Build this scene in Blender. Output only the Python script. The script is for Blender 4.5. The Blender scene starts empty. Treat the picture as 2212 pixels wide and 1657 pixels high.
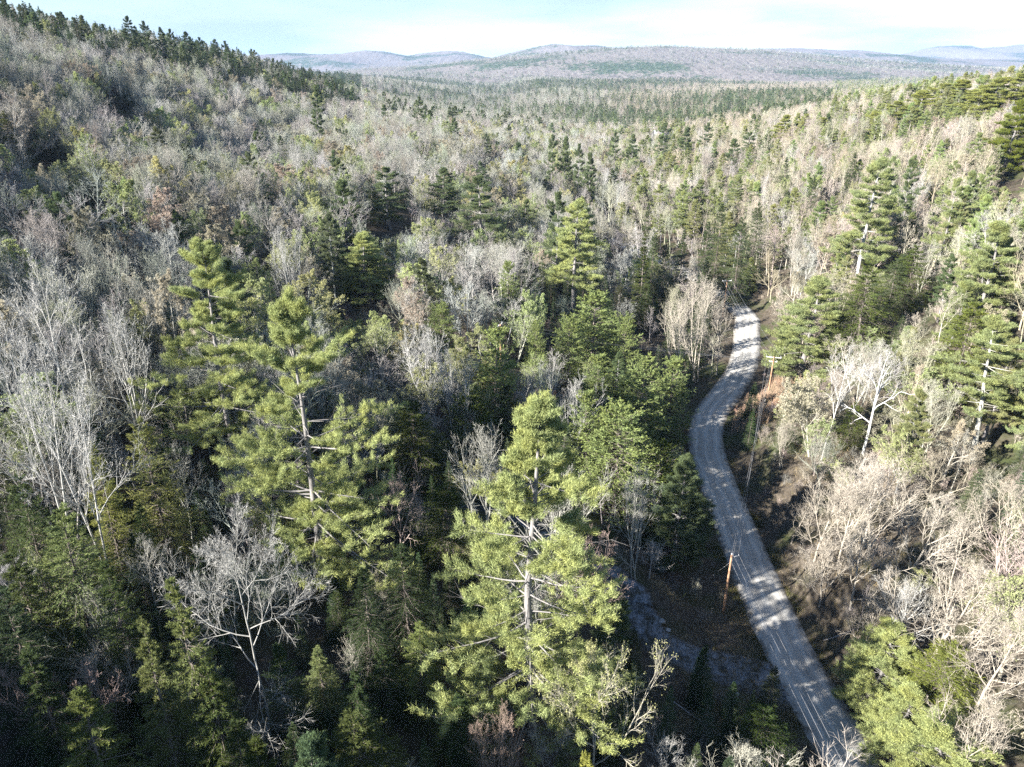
import bpy, math, random
import numpy as np
from math import radians, sin, cos, tan, pi
from mathutils import Vector, Matrix

scene = bpy.context.scene
rng = np.random.default_rng(7)
random.seed(7)

# ------------------------------------------------------------------ camera
CAM_Z = 67.0
PITCH = 23.7
FPX = 731.0                        # focal length in pixels of a 1024 px wide frame
cam_d = bpy.data.cameras.new('camera')
cam_d.sensor_width = 36.0
cam_d.lens = 36.0 * FPX / 1024.0
cam_d.clip_start = 0.5
cam_d.clip_end = 60000.0
cam = bpy.data.objects.new('camera', cam_d)
scene.collection.objects.link(cam)
cam.location = (0, 0, CAM_Z)
cam.rotation_euler = (radians(90 - PITCH), 0, 0)
scene.camera = cam

# ------------------------------------------------------------------ light
SUN_EL = radians(26.5)
SHADOW_AZ = radians(28.0)          # shadows run to +x, turned this much towards +y
sdir = Vector((-cos(SHADOW_AZ) * cos(SUN_EL), -sin(SHADOW_AZ) * cos(SUN_EL), sin(SUN_EL)))  # towards the sun
sun_d = bpy.data.lights.new('sun', 'SUN')
sun_d.energy = 5.0
sun_d.angle = radians(0.53)
sun_d.color = (1.0, 0.96, 0.89)
sun = bpy.data.objects.new('sun', sun_d)
scene.collection.objects.link(sun)
sun.rotation_euler = sdir.to_track_quat('Z', 'Y').to_euler()
sun.location = sdir * 500

world = bpy.data.worlds.new('World')
scene.world = world
world.use_nodes = True
wn = world.node_tree
wn.nodes.clear()
wout = wn.nodes.new('ShaderNodeOutputWorld')
wbg = wn.nodes.new('ShaderNodeBackground')
wsky = wn.nodes.new('ShaderNodeTexSky')
wsky.sky_type = 'NISHITA'
wsky.sun_disc = False
wsky.sun_elevation = SUN_EL
wsky.sun_rotation = math.atan2(sdir.x, sdir.y)
wsky.altitude = 300
wsky.air_density = 1.0
wsky.dust_density = 0.0
wsky.ozone_density = 3.0
wbg.inputs['Strength'].default_value = 0.05
# thin high cloud: pale streaks all over the sky
wtc = wn.nodes.new('ShaderNodeTexCoord')
wmap = wn.nodes.new('ShaderNodeMapping')
wmap.inputs['Scale'].default_value = (1.3, 1.3, 9.0)
wns = wn.nodes.new('ShaderNodeTexNoise')
wns.inputs['Scale'].default_value = 2.2
wns.inputs['Detail'].default_value = 7
wns.inputs['Roughness'].default_value = 0.55
wrp = wn.nodes.new('ShaderNodeMapRange')
wrp.inputs['From Min'].default_value = 0.40
wrp.inputs['From Max'].default_value = 0.66
wrp.inputs['To Min'].default_value = 0.15
wrp.inputs['To Max'].default_value = 1.0
wmix = wn.nodes.new('ShaderNodeMix')
wmix.data_type = 'RGBA'
wmix.inputs['B'].default_value = (3.0, 3.95, 4.6, 1)
wn.links.new(wtc.outputs['Generated'], wmap.inputs['Vector'])
wn.links.new(wmap.outputs['Vector'], wns.inputs['Vector'])
wn.links.new(wns.outputs['Fac'], wrp.inputs['Value'])
# the veil is thickest low down, where one looks through more air
wsep = wn.nodes.new('ShaderNodeSeparateXYZ')
wel = wn.nodes.new('ShaderNodeMapRange')
wel.inputs['From Min'].default_value = 0.0
wel.inputs['From Max'].default_value = 0.5
wel.inputs['To Min'].default_value = 1.0
wel.inputs['To Max'].default_value = 0.06
wel.interpolation_type = 'SMOOTHSTEP'
wmul = wn.nodes.new('ShaderNodeMath'); wmul.operation = 'MULTIPLY'
wn.links.new(wtc.outputs['Generated'], wsep.inputs[0])
wn.links.new(wsep.outputs['Z'], wel.inputs['Value'])
wn.links.new(wel.outputs['Result'], wmul.inputs[0])
wn.links.new(wrp.outputs['Result'], wmul.inputs[1])
wn.links.new(wmul.outputs[0], wmix.inputs['Factor'])
wn.links.new(wsky.outputs['Color'], wmix.inputs['A'])
wn.links.new(wmix.outputs['Result'], wbg.inputs['Color'])
wn.links.new(wbg.outputs['Background'], wout.inputs['Surface'])

vs = scene.view_settings
vs.view_transform = 'Standard'
vs.look = 'None'
vs.exposure = 2.05
vs.gamma = 1.0
vs.use_curve_mapping = False
cy = scene.cycles
cy.max_bounces = 3
cy.diffuse_bounces = 1
cy.glossy_bounces = 1
cy.transmission_bounces = 2
cy.transparent_max_bounces = 4
cy.volume_bounces = 0
cy.use_denoising = False
cy.sample_clamp_indirect = 0.8
cy.sample_clamp_direct = 1.0
cy.caustics_reflective = False
cy.caustics_refractive = False

# ------------------------------------------------------------------ pixel <-> world (measurements of the photograph, 2212 px wide)
S = 1024.0 / 2212.0
CP, SP = cos(radians(PITCH)), sin(radians(PITCH))
def ray(px, py):
    u = (px * S - 512.0) / FPX
    v = -(py * S - 383.5) / FPX
    return np.array([u, CP + v * SP, -SP + v * CP])
def at(px, py, D):
    r = ray(px, py)
    k = D / r[1]
    return np.array([r[0] * k, D, CAM_Z + r[2] * k])
def project(P):
    P = np.atleast_2d(P)
    y, z = P[:, 1], P[:, 2] - CAM_Z
    dep = y * CP - z * SP
    up = y * SP + z * CP
    d = np.maximum(dep, 0.1)
    return np.stack([(512 + FPX * P[:, 0] / d) / S, (383.5 - FPX * up / d) / S, dep], 1)

# ------------------------------------------------------------------ mesh helpers
def mk_mesh(name, V, F, mats=(), midx=None, smooth=False, uv=None):
    V = np.asarray(V, dtype=np.float32)
    F = np.asarray(F, dtype=np.int32)
    k = F.shape[1]
    me = bpy.data.meshes.new(name)
    me.vertices.add(len(V)); me.vertices.foreach_set('co', V.ravel())
    me.loops.add(F.size); me.loops.foreach_set('vertex_index', F.ravel())
    me.polygons.add(len(F))
    me.polygons.foreach_set('loop_start', np.arange(0, F.size, k, dtype=np.int32))
    try: me.polygons.foreach_set('loop_total', np.full(len(F), k, dtype=np.int32))
    except Exception: pass
    for m in mats: me.materials.append(m)
    if midx is not None: me.polygons.foreach_set('material_index', np.asarray(midx, dtype=np.int32))
    if smooth: me.polygons.foreach_set('use_smooth', np.ones(len(F), dtype=bool))
    if uv is not None:
        l = me.uv_layers.new(name='UVMap')
        l.data.foreach_set('uv', np.asarray(uv, dtype=np.float32)[F.ravel()].ravel())
    me.update(calc_edges=True)
    return me

class Geo:
    def __init__(self): self.V, self.F, self.M, self.n = [], [], [], 0
    def add(self, V, F, m=0):
        if len(V) == 0: return
        self.V.append(V); self.F.append(F + self.n); self.M.append(np.full(len(F), m)); self.n += len(V)
    def mesh(self, name, mats, smooth=False):
        return mk_mesh(name, np.concatenate(self.V), np.concatenate(self.F), mats, np.concatenate(self.M), smooth)

def nrm(v): return v / np.maximum(np.linalg.norm(v, axis=-1, keepdims=True), 1e-9)
def frame(T):
    ref = np.where(np.abs(T[..., 2:3]) > 0.85, np.array([1.0, 0.13, 0.0]), np.array([0.07, 0.05, 1.0]))
    U = nrm(np.cross(T, ref)); W = np.cross(T, U)
    return U, W
def tubes(P, R, s):
    """P (N,n,3) centre lines, R (N,n) radii -> verts, triangles"""
    N, n, _ = P.shape
    T = np.empty_like(P); T[:, 1:-1] = P[:, 2:] - P[:, :-2]; T[:, 0] = P[:, 1] - P[:, 0]; T[:, -1] = P[:, -1] - P[:, -2]
    T = nrm(T)
    mean = nrm(T.mean(axis=1, keepdims=True))
    U, W = frame(np.broadcast_to(mean, T.shape))
    a = np.arange(s) * 2 * pi / s
    V = P[:, :, None] + R[:, :, None, None] * (U[:, :, None] * np.cos(a)[:, None] + W[:, :, None] * np.sin(a)[:, None])
    idx = np.arange(N * n * s).reshape(N, n, s)
    A = idx[:, :-1]; B = np.roll(idx, -1, 2)[:, :-1]; C = idx[:, 1:]; E = np.roll(idx, -1, 2)[:, 1:]
    F = np.concatenate([np.stack([A, B, E], -1).reshape(-1, 3), np.stack([A, E, C], -1).reshape(-1, 3)])
    return V.reshape(-1, 3), F
def ribbons(P, R, g):
    """flat thin twigs: N polylines of n points, width R, pointed at the end"""
    N, n, _ = P.shape
    T = nrm(P[:, -1] - P[:, 0])
    side = nrm(np.cross(T, g.normal(size=(N, 3))))
    V = []
    for k in range(n - 1): V += [P[:, k] + side * R[:, k, None], P[:, k] - side * R[:, k, None]]
    V.append(P[:, -1])
    V = np.stack(V, 1); m = V.shape[1]
    base = (np.arange(N) * m)[:, None]
    F = []
    for k in range(n - 2):
        F += [base + np.array([2*k, 2*k+1, 2*k+3]), base + np.array([2*k, 2*k+3, 2*k+2])]
    F.append(base + np.array([2*(n-2), 2*(n-2)+1, 2*(n-1)]))
    return V.reshape(-1, 3), np.concatenate(F)
def grow(st, d, L, n, wander, trop, g):
    """polylines from st along d of length L, with wander and a pull upwards (trop per branch or scalar)"""
    N = len(st); P = np.empty((N, n + 1, 3)); P[:, 0] = st
    d = nrm(d.copy()); trop = np.broadcast_to(np.asarray(trop, float), (N,))
    for k in range(n):
        d = nrm(d + wander * g.normal(size=(N, 3)) + trop[:, None] * np.array([0, 0, 1.0]))
        P[:, k + 1] = P[:, k] + d * (L / n)[:, None]
    return P
def along(P, t):
    """points and directions at t (N,m) in 0..1 on polylines P (N,n,3)"""
    N, n, _ = P.shape
    f = np.clip(t, 0, 0.9999) * (n - 1); i = f.astype(int); w = (f - i)[..., None]
    r = np.arange(N)[:, None]
    a, b = P[r, i], P[r, i + 1]
    return a + (b - a) * w, nrm(b - a)
def tilt(d, ang, g, az=None):
    """directions at angle ang from d, at random azimuth"""
    U, W = frame(d)
    az = g.uniform(0, 2 * pi, d.shape[:-1]) if az is None else az
    return nrm(d * np.cos(ang)[..., None] + (U * np.cos(az)[..., None] + W * np.sin(az)[..., None]) * np.sin(ang)[..., None])
def blades(c, d, k, spread, bl, bw, g, jit=0.0):
    """k thin triangles fanning from each centre c around direction d"""
    N = len(c)
    dd = nrm(d[:, None] + spread * g.normal(size=(N, k, 3)))
    o = c[:, None] + jit * g.normal(size=(N, k, 3))
    l = bl * g.uniform(0.6, 1.25, (N, k, 1))
    s = nrm(np.cross(dd, g.normal(size=(N, k, 3)))) * bw * g.uniform(0.7, 1.3, (N, k, 1))
    V = np.stack([o - s, o + s, o + dd * l], 2).reshape(-1, 3)
    return V, np.arange(N * k * 3).reshape(-1, 3)

# ------------------------------------------------------------------ materials
def new_mat(name):
    m = bpy.data.materials.new(name); m.use_nodes = True
    nt = m.node_tree; nt.nodes.clear()
    return m, nt, nt.nodes.new('ShaderNodeOutputMaterial')
def nd(nt, t, **kw):
    n = nt.nodes.new(t)
    for k, v in kw.items(): setattr(n, k, v)
    return n
def mathn(nt, op, a, b=None, c=None):
    n = nd(nt, 'ShaderNodeMath', operation=op)
    for i, x in enumerate((a, b, c)):
        if x is None: continue
        if isinstance(x, (int, float)): n.inputs[i].default_value = x
        else: nt.links.new(x, n.inputs[i])
    return n.outputs[0]
def mixc(nt, f, a, b, mode='MIX'):
    n = nd(nt, 'ShaderNodeMix', data_type='RGBA', blend_type=mode)
    for s, x in (('Factor', f), ('A', a), ('B', b)):
        if isinstance(x, (int, float)): n.inputs[s].default_value = x
        elif isinstance(x, tuple): n.inputs[s].default_value = (*x[:3], 1)
        else: nt.links.new(x, n.inputs[s])
    return n.outputs['Result']
def noise(nt, vec, scale, detail=3, rough=0.55):
    n = nd(nt, 'ShaderNodeTexNoise'); n.inputs['Scale'].default_value = scale
    n.inputs['Detail'].default_value = detail; n.inputs['Roughness'].default_value = rough
    if vec is not None: nt.links.new(vec, n.inputs['Vector'])
    return n.outputs['Fac']
def mrange(nt, v, a, b, c=0.0, d=1.0):
    n = nd(nt, 'ShaderNodeMapRange')
    for s, x in (('From Min', a), ('From Max', b), ('To Min', c), ('To Max', d)): n.inputs[s].default_value = x
    nt.links.new(v, n.inputs['Value'])
    return n.outputs['Result']
def scale_c(nt, col, f):
    n = nd(nt, 'ShaderNodeVectorMath', operation='SCALE')
    nt.links.new(col, n.inputs[0])
    if isinstance(f, (int, float)): n.inputs['Scale'].default_value = f
    else: nt.links.new(f, n.inputs['Scale'])
    return n.outputs[0]

def foliage_mat(name, attr, trans, lo, hi, hue=0.0):
    m, nt, out = new_mat(name)
    at_ = nd(nt, 'ShaderNodeAttribute', attribute_type='INSTANCER', attribute_name=attr)
    geo = nd(nt, 'ShaderNodeNewGeometry')
    r = mrange(nt, geo.outputs['Random Per Island'], 0, 1, lo, hi)
    col = scale_c(nt, at_.outputs['Color'], r)
    if hue:
        tc = nd(nt, 'ShaderNodeTexCoord')
        f = mrange(nt, noise(nt, tc.outputs['Object'], 0.45, 2), 0.35, 0.65, 0.0, hue)
        col = mixc(nt, f, col, (1.22, 1.06, 0.72), 'MULTIPLY')
    df = nd(nt, 'ShaderNodeBsdfDiffuse'); tr = nd(nt, 'ShaderNodeBsdfTranslucent'); mx = nd(nt, 'ShaderNodeMixShader')
    nt.links.new(col, df.inputs['Color']); nt.links.new(col, tr.inputs['Color'])
    mx.inputs[0].default_value = trans
    nt.links.new(df.outputs[0], mx.inputs[1]); nt.links.new(tr.outputs[0], mx.inputs[2])
    nt.links.new(mx.outputs[0], out.inputs['Surface'])
    return m
def bark_mat(name, attr, sc=2.5, lo=0.62, hi=1.2):
    m, nt, out = new_mat(name)
    at_ = nd(nt, 'ShaderNodeAttribute', attribute_type='INSTANCER', attribute_name=attr)
    tc = nd(nt, 'ShaderNodeTexCoord')
    mp = nd(nt, 'ShaderNodeMapping'); mp.inputs['Scale'].default_value = (1, 1, 0.35)
    nt.links.new(tc.outputs['Object'], mp.inputs['Vector'])
    f = mrange(nt, noise(nt, mp.outputs[0], sc, 4, 0.65), 0.3, 0.7, lo, hi)
    df = nd(nt, 'ShaderNodeBsdfDiffuse')
    nt.links.new(scale_c(nt, at_.outputs['Color'], f), df.inputs['Color'])
    nt.links.new(df.outputs[0], out.inputs['Surface'])
    return m
def plain_mat(name, col, var=0.25, sc=3.0, rough=0.85, metal=0.0, coords='Object'):
    m, nt, out = new_mat(name)
    tc = nd(nt, 'ShaderNodeTexCoord')
    f = mrange(nt, noise(nt, tc.outputs[coords], sc, 4, 0.6), 0.3, 0.7, 1 - var, 1 + var)
    rgb = nd(nt, 'ShaderNodeRGB'); rgb.outputs[0].default_value = (*col, 1)
    b = nd(nt, 'ShaderNodeBsdfPrincipled')
    nt.links.new(scale_c(nt, rgb.outputs[0], f), b.inputs['Base Color'])
    b.inputs['Roughness'].default_value = rough; b.inputs['Metallic'].default_value = metal
    b.inputs['Specular IOR Level'].default_value = 0.2
    nt.links.new(b.outputs[0], out.inputs['Surface'])
    return m

M_NEEDLE = foliage_mat('needles', 'tint', 0.30, 0.55, 1.45, 0.55)
M_LEAF = foliage_mat('young_leaves', 'tint', 0.40, 0.6, 1.4)
M_TWIG = foliage_mat('twigs', 'bark', 0.0, 0.70, 1.25)
M_BARK = bark_mat('bark', 'bark')

def forest_canopy(nt, vec, k=1.0):
    """albedo of a far wood seen from above: mauve-grey bare crowns with dark conifer stands"""
    big = noise(nt, vec, 0.0016 * k, 5, 0.6)
    fine = noise(nt, vec, 0.035 * k, 3, 0.7)
    vor = nd(nt, 'ShaderNodeTexVoronoi'); vor.inputs['Scale'].default_value = 0.10 * k; nt.links.new(vec, vor.inputs['Vector'])
    bare = mixc(nt, vor.outputs['Color'], (0.13, 0.115, 0.11), (0.215, 0.19, 0.175))
    con = mixc(nt, vor.outputs['Color'], (0.030, 0.050, 0.030), (0.07, 0.095, 0.05))
    f = mrange(nt, mathn(nt, 'ADD', big, mathn(nt, 'MULTIPLY', fine, 0.35)), 0.70, 0.76, 0, 1)
    return mixc(nt, f, bare, con)

# ground: leaf litter under the trees; far beyond the built trees it is the wood's own canopy
def ground_mat():
    m, nt, out = new_mat('forest_floor')
    geo = nd(nt, 'ShaderNodeNewGeometry'); P = geo.outputs['Position']
    n1 = noise(nt, P, 0.12, 5, 0.6); n2 = noise(nt, P, 1.6, 5, 0.7)
    lit = mixc(nt, mrange(nt, n2, 0.3, 0.7), (0.035, 0.029, 0.023), (0.125, 0.104, 0.080))
    lit = mixc(nt, mrange(nt, n1, 0.48, 0.66), lit, (0.055, 0.065, 0.028))
    ln = nd(nt, 'ShaderNodeVectorMath', operation='LENGTH'); nt.links.new(P, ln.inputs[0])
    col = mixc(nt, mrange(nt, ln.outputs['Value'], 1900, 2900), lit, forest_canopy(nt, P))
    b = nd(nt, 'ShaderNodeBsdfDiffuse'); nt.links.new(col, b.inputs['Color'])
    bp = nd(nt, 'ShaderNodeBump'); bp.inputs['Strength'].default_value = 0.6; bp.inputs['Distance'].default_value = 0.15
    nt.links.new(n2, bp.inputs['Height']); nt.links.new(bp.outputs[0], b.inputs['Normal'])
    nt.links.new(b.outputs[0], out.inputs['Surface'])
    return m
def hill_mat():
    m, nt, out = new_mat('wooded_hill')
    geo = nd(nt, 'ShaderNodeNewGeometry'); P = geo.outputs['Position']
    b = nd(nt, 'ShaderNodeBsdfDiffuse'); nt.links.new(forest_canopy(nt, P), b.inputs['Color'])
    bp = nd(nt, 'ShaderNodeBump'); bp.inputs['Strength'].default_value = 0.9; bp.inputs['Distance'].default_value = 9.0
    nt.links.new(noise(nt, P, 0.05, 3, 0.7), bp.inputs['Height']); nt.links.new(bp.outputs[0], b.inputs['Normal'])
    nt.links.new(b.outputs[0], out.inputs['Surface'])
    return m
def road_mat():
    m, nt, out = new_mat('gravel_road')
    uv = nd(nt, 'ShaderNodeUVMap'); geo = nd(nt, 'ShaderNodeNewGeometry'); P = geo.outputs['Position']
    mp = nd(nt, 'ShaderNodeMapping'); mp.inputs['Scale'].default_value = (1.0, 0.045, 1); nt.links.new(uv.outputs[0], mp.inputs['Vector'])
    streak = noise(nt, mp.outputs[0], 3.4, 5, 0.7)
    patch = noise(nt, P, 0.35, 4, 0.6); grit = noise(nt, P, 9.0, 3, 0.8)
    col = mixc(nt, mrange(nt, patch, 0.3, 0.7), (0.34, 0.325, 0.30), (0.47, 0.45, 0.42))
    col = mixc(nt, mrange(nt, streak, 0.52, 0.62, 0, 0.5), col, (0.15, 0.14, 0.125))
    col = mixc(nt, mrange(nt, streak, 0.30, 0.42, 0.5, 0), col, (0.58, 0.56, 0.52))
    sx = nd(nt, 'ShaderNodeSeparateXYZ'); nt.links.new(uv.outputs[0], sx.inputs[0])
    wob = mathn(nt, 'ADD', sx.outputs['X'], mrange(nt, noise(nt, P, 0.16, 2, 0.5), 0.2, 0.8, -0.6, 0.6))
    tr = mathn(nt, 'COSINE', mathn(nt, 'MULTIPLY', wob, 3.6))
    col = mixc(nt, mathn(nt, 'MULTIPLY', mrange(nt, tr, 0.45, 1.0), mrange(nt, patch, 0.3, 0.6, 0.35, 0.8)), col, (0.54, 0.525, 0.49))
    col = mixc(nt, mathn(nt, 'MULTIPLY', mrange(nt, tr, -0.55, -1.0), mrange(nt, streak, 0.35, 0.6, 0.05, 0.4)), col, (0.20, 0.19, 0.165))
    e = mathn(nt, 'ABSOLUTE', sx.outputs['X'])
    e = mathn(nt, 'ADD', e, mrange(nt, noise(nt, P, 0.9, 5, 0.7), 0.2, 0.8, -1.0, 1.0))
    col = mixc(nt, mrange(nt, e, 2.5, 3.3, 0, 0.95), col, (0.075, 0.06, 0.042))
    col = mixc(nt, mrange(nt, grit, 0.35, 0.65, 0.0, 0.2), col, (0.56, 0.54, 0.50))
    b = nd(nt, 'ShaderNodeBsdfDiffuse'); nt.links.new(col, b.inputs['Color'])
    bp = nd(nt, 'ShaderNodeBump'); bp.inputs['Strength'].default_value = 0.5; bp.inputs['Distance'].default_value = 0.05
    nt.links.new(mathn(nt, 'ADD', grit, mathn(nt, 'MULTIPLY', streak, -0.8)), bp.inputs['Height']); nt.links.new(bp.outputs[0], b.inputs['Normal'])
    nt.links.new(b.outputs[0], out.inputs['Surface'])
    return m
def drive_mat():
    m, nt, out = new_mat('stone_driveway')
    geo = nd(nt, 'ShaderNodeNewGeometry'); P = geo.outputs['Position']
    uv = nd(nt, 'ShaderNodeUVMap')
    vor = nd(nt, 'ShaderNodeTexVoronoi'); vor.inputs['Scale'].default_value = 5.0; nt.links.new(P, vor.inputs['Vector'])
    col = mixc(nt, vor.outputs['Color'], (0.10, 0.108, 0.125), (0.30, 0.315, 0.345))
    col = mixc(nt, mrange(nt, noise(nt, P, 0.7, 5, 0.7), 0.44, 0.58, 0, 0.9), col, (0.06, 0.055, 0.04))
    sx = nd(nt, 'ShaderNodeSeparateXYZ'); nt.links.new(uv.outputs[0], sx.inputs[0])
    e = mathn(nt, 'ADD', mathn(nt, 'ABSOLUTE', sx.outputs['X']), mrange(nt, noise(nt, P, 0.8, 5, 0.7), 0.2, 0.8, -0.8, 0.8))
    col = mixc(nt, mrange(nt, e, 1.5, 2.5), col, (0.075, 0.06, 0.042))
    b = nd(nt, 'ShaderNodeBsdfDiffuse'); nt.links.new(col, b.inputs['Color'])
    bp = nd(nt, 'ShaderNodeBump'); bp.inputs['Strength'].default_value = 0.8; bp.inputs['Distance'].default_value = 0.08
    nt.links.new(vor.outputs['Distance'], bp.inputs['Height']); nt.links.new(bp.outputs[0], b.inputs['Normal'])
    nt.links.new(b.outputs[0], out.inputs['Surface'])
    return m

# ------------------------------------------------------------------ terrain
def zroad(y): return max(0.0, (y - 60.0) * 0.03)
road_px = [(1865,1690),(1850,1657),(1793,1560),(1737,1470),(1692,1380),(1652,1290),(1614,1200),(1582,1120),(1553,1050),(1531,985),(1524,935),(1537,890),(1570,845),(1600,800),(1612,755),(1613,712),(1606,675)]
def on_road(px, py):
    D = 100.0
    r = ray(px, py)
    for _ in range(60):
        D = D * 0.5 + 0.5 * (CAM_Z - zroad(D)) / (-r[2] / r[1])
    return np.array([r[0] / r[1] * D, D, zroad(D)])
rp = [on_road(*p) for p in road_px]
rp = [rp[0] + (rp[0] - rp[1]) * k for k in (26, 14, 6)] + rp
rp += [rp[-1] + np.array([-4.0, 26, 0.9]), rp[-1] + np.array([-16.0, 62, 2.0]), rp[-1] + np.array([-40.0, 110, 3.0])]
rp = np.array(rp); rp[:, 2] = [zroad(min(y, 230)) for y in rp[:, 1]]
def catmull(P, n=10):
    Q = np.concatenate([[2 * P[0] - P[1]], P, [2 * P[-1] - P[-2]]]); o = []
    for i in range(1, len(Q) - 2):
        a, b, c, d = Q[i-1], Q[i], Q[i+1], Q[i+2]
        for t in np.arange(n) / n:
            o.append(0.5 * ((2*b) + (c-a)*t + (2*a-5*b+4*c-d)*t*t + (3*b-a-3*c+d)*t**3))
    o.append(P[-1]); return np.array(o)
ROAD = catmull(rp, 12)
drive_px = [(1700,1478),(1640,1462),(1560,1440),(1480,1415),(1425,1385),(1395,1350),(1372,1310),(1352,1270)]
drive_z = [0.3, 0.5, 1.2, 2.2, 3.2, 4.2, 5.2, 6.2]
def at_z(px, py, z):
    r = ray(px, py); D = (CAM_Z - z) / (-r[2] / r[1]); return np.array([r[0] / r[1] * D, D, z])
dp = np.array([at_z(p[0], p[1], z) for p, z in zip(drive_px, drive_z)])
dp[0] += (dp[0] - dp[1]) * 0.10
dp = np.concatenate([dp, [dp[-1] + np.array([-9, 9, 1.6]), dp[-1] + np.array([-22, 14, 3.0])]])
DRIVE = catmull(dp, 8)
DRIVE[:10, 2] -= np.linspace(0.34, 0.0, 10)

ctl = []
def cpt(px, py, D, sub=0.0):
    p = at(px, py, D); ctl.append((p[0], p[1], p[2] - sub))
for a in [(560,1500,45,0),(630,1280,61,0),(455,1060,76,0),(1130,1600,48,0),(100,1600,42,0),(110,1190,55,0),(60,560,90,17),(200,480,115,15),
          (150,300,150,15),(150,180,230,15),(300,140,330,15),(0,20,350,14),(270,78,450,14),(500,118,600,14),(640,152,750,14),(760,190,1000,14),
          (600,450,160,15),(800,350,230,15),(700,250,400,14),(900,260,400,14),(1100,330,330,16),(1000,620,110,16),(1000,800,80,16),(1250,900,70,18),
          (1280,620,130,18),(1100,500,200,16),(1400,500,230,16),(1400,380,330,16),(1600,300,450,15),(1230,190,1500,14),(1000,240,800,14),(1500,240,900,14),
          (1700,230,500,18),(1990,190,380,18),(2200,165,300,20),(2000,400,220,15),(1800,480,200,15),(2150,650,130,0),(2205,480,150,12),(1750,600,150,17),
          (2138,976,100,0),(1801,1281,72,0),(1708,1215,78,0),(1991,1588,50,0),(1420,700,178,0),(450,300,250,16)]:
    cpt(*a)
ctl += [(-250,-150,50),(0,-120,26),(90,-120,6),(-60,-25,28),(70,-30,6),(220,0,34),(-400,100,86),(-700,-300,95),(500,0,62),(700,500,70),(-900,500,110),(-800,1200,80),
        (0,-1500,60),(-1500,0,110),(1500,0,80),(1500,1500,10),(0,2500,-8),(1500,3000,-5),(-1500,3000,0),(0,5000,10),(3000,5000,10),(-3000,5000,10),(0,14000,0),(12000,8000,0),(-12000,8000,0),(12000,-8000,0),(-12000,-8000,0),(0,-14000,0)]
for q in ROAD[::8]:
    if 30 < q[1] < 118:
        ctl.append((q[0] + 13, q[1] + 3, q[2] + 5.5)); ctl.append((q[0] + 26, q[1] + 4, q[2] + 8.5))
for q in ROAD[6::14]: ctl.append((q[0], q[1], q[2]))
for q in DRIVE[::12]: ctl.append((q[0], q[1], q[2]))
ctl = np.array(ctl)
WS = 60.0
def warp(x, y): return np.stack([np.arcsinh(x / WS), np.arcsinh(y / WS)], -1)
cw = warp(ctl[:, 0], ctl[:, 1])
def tps(r2): return 0.5 * r2 * np.log(r2 + 1e-12)
r2 = ((cw[:, None] - cw[None]) ** 2).sum(-1)
n = len(ctl); A = np.zeros((n + 3, n + 3)); A[:n, :n] = tps(r2) + np.eye(n) * 0.02
A[:n, n] = 1; A[:n, n+1:] = cw; A[n, :n] = 1; A[n+1:, :n] = cw.T
sol = np.linalg.solve(A, np.concatenate([ctl[:, 2], np.zeros(3)]))
def polydist(x, y, line):
    """distance to a polyline's sample points and the height there"""
    d = np.full(x.shape, 1e9); z = np.zeros(x.shape)
    for q in line:
        dd = np.hypot(x - q[0], y - q[1]); m = dd < d
        d[m] = dd[m]; z[m] = q[2]
    return d, z
def Hraw(x, y):
    w = warp(x, y)
    o = sol[n] + w @ sol[n+1:]
    for i in range(n): o = o + sol[i] * tps(((w - cw[i]) ** 2).sum(-1))
    s = np.sin
    rough = 0.5 * s(x / 7.3 + 1.3 * s(y / 9.1)) * s(y / 6.1 + s(x / 11)) + 1.5 * s(x / 31 + s(y / 27)) * s(y / 37 + 0.7)
    rough = rough + np.minimum(1, (y / 1300) ** 2) * 6 * s(x / 160 + s(y / 210)) * s(y / 190 + 1)
    return o + rough
ROADS = ROAD[::2]; DRIVES = DRIVE[::2]
def H(x, y):
    x = np.asarray(x, float); y = np.asarray(y, float)
    z = Hraw(x, y)
    near = (np.abs(x) < 200) & (y > -200) & (y < 420)
    if near.any():
        xx, yy = x[near], y[near]; zz = z[near]
        d, zr = polydist(xx, yy, ROADS)
        w = np.clip((d - 4.2) / 6.0, 0, 1); w = w * w * (3 - 2 * w)
        zz = (zr - 0.22) * (1 - w) + zz * w
        d, zr = polydist(xx, yy, DRIVES)
        w = np.clip((d - 3.0) / 6.0, 0, 1); w = w * w * (3 - 2 * w)
        zz = np.where(d < 9.5, (zr - 0.15) * (1 - w) + zz * w, zz)
        z = z.copy(); z[near] = zz
    return z
def Hs(x, y): return float(H(np.array([x]), np.array([y]))[0])

def tag(o, label=None, cat=None, group=None, kind=None):
    if label: o['label'] = label
    if cat: o['category'] = cat
    if group: o['group'] = group
    if kind: o['kind'] = kind
    return o
def link(name, me, parent=None, loc=None):
    o = bpy.data.objects.new(name, me); scene.collection.objects.link(o)
    if parent is not None: o.parent = parent
    if loc is not None: o.location = loc
    return o
def grid_faces(a, b):
    i = np.arange(a * b).reshape(a, b)
    return np.stack([i[:-1, :-1], i[:-1, 1:], i[1:, 1:], i[1:, :-1]], -1).reshape(-1, 4)

NG = 430
tx = np.linspace(-np.arcsinh(14000 / WS), np.arcsinh(14000 / WS), NG)
ty = np.linspace(-np.arcsinh(3000 / WS), np.arcsinh(14000 / WS), NG)
gx = WS * np.sinh(tx); gy = WS * np.sinh(ty)
GX, GY = np.meshgrid(gx, gy)
GZ = H(GX.ravel(), GY.ravel())
gm = mk_mesh('ground', np.stack([GX.ravel(), GY.ravel(), GZ], 1), grid_faces(NG, NG), [ground_mat()], smooth=True)
tag(link('ground', gm), 'brown leaf littered forest floor under the trees', None, None, 'structure')

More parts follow.
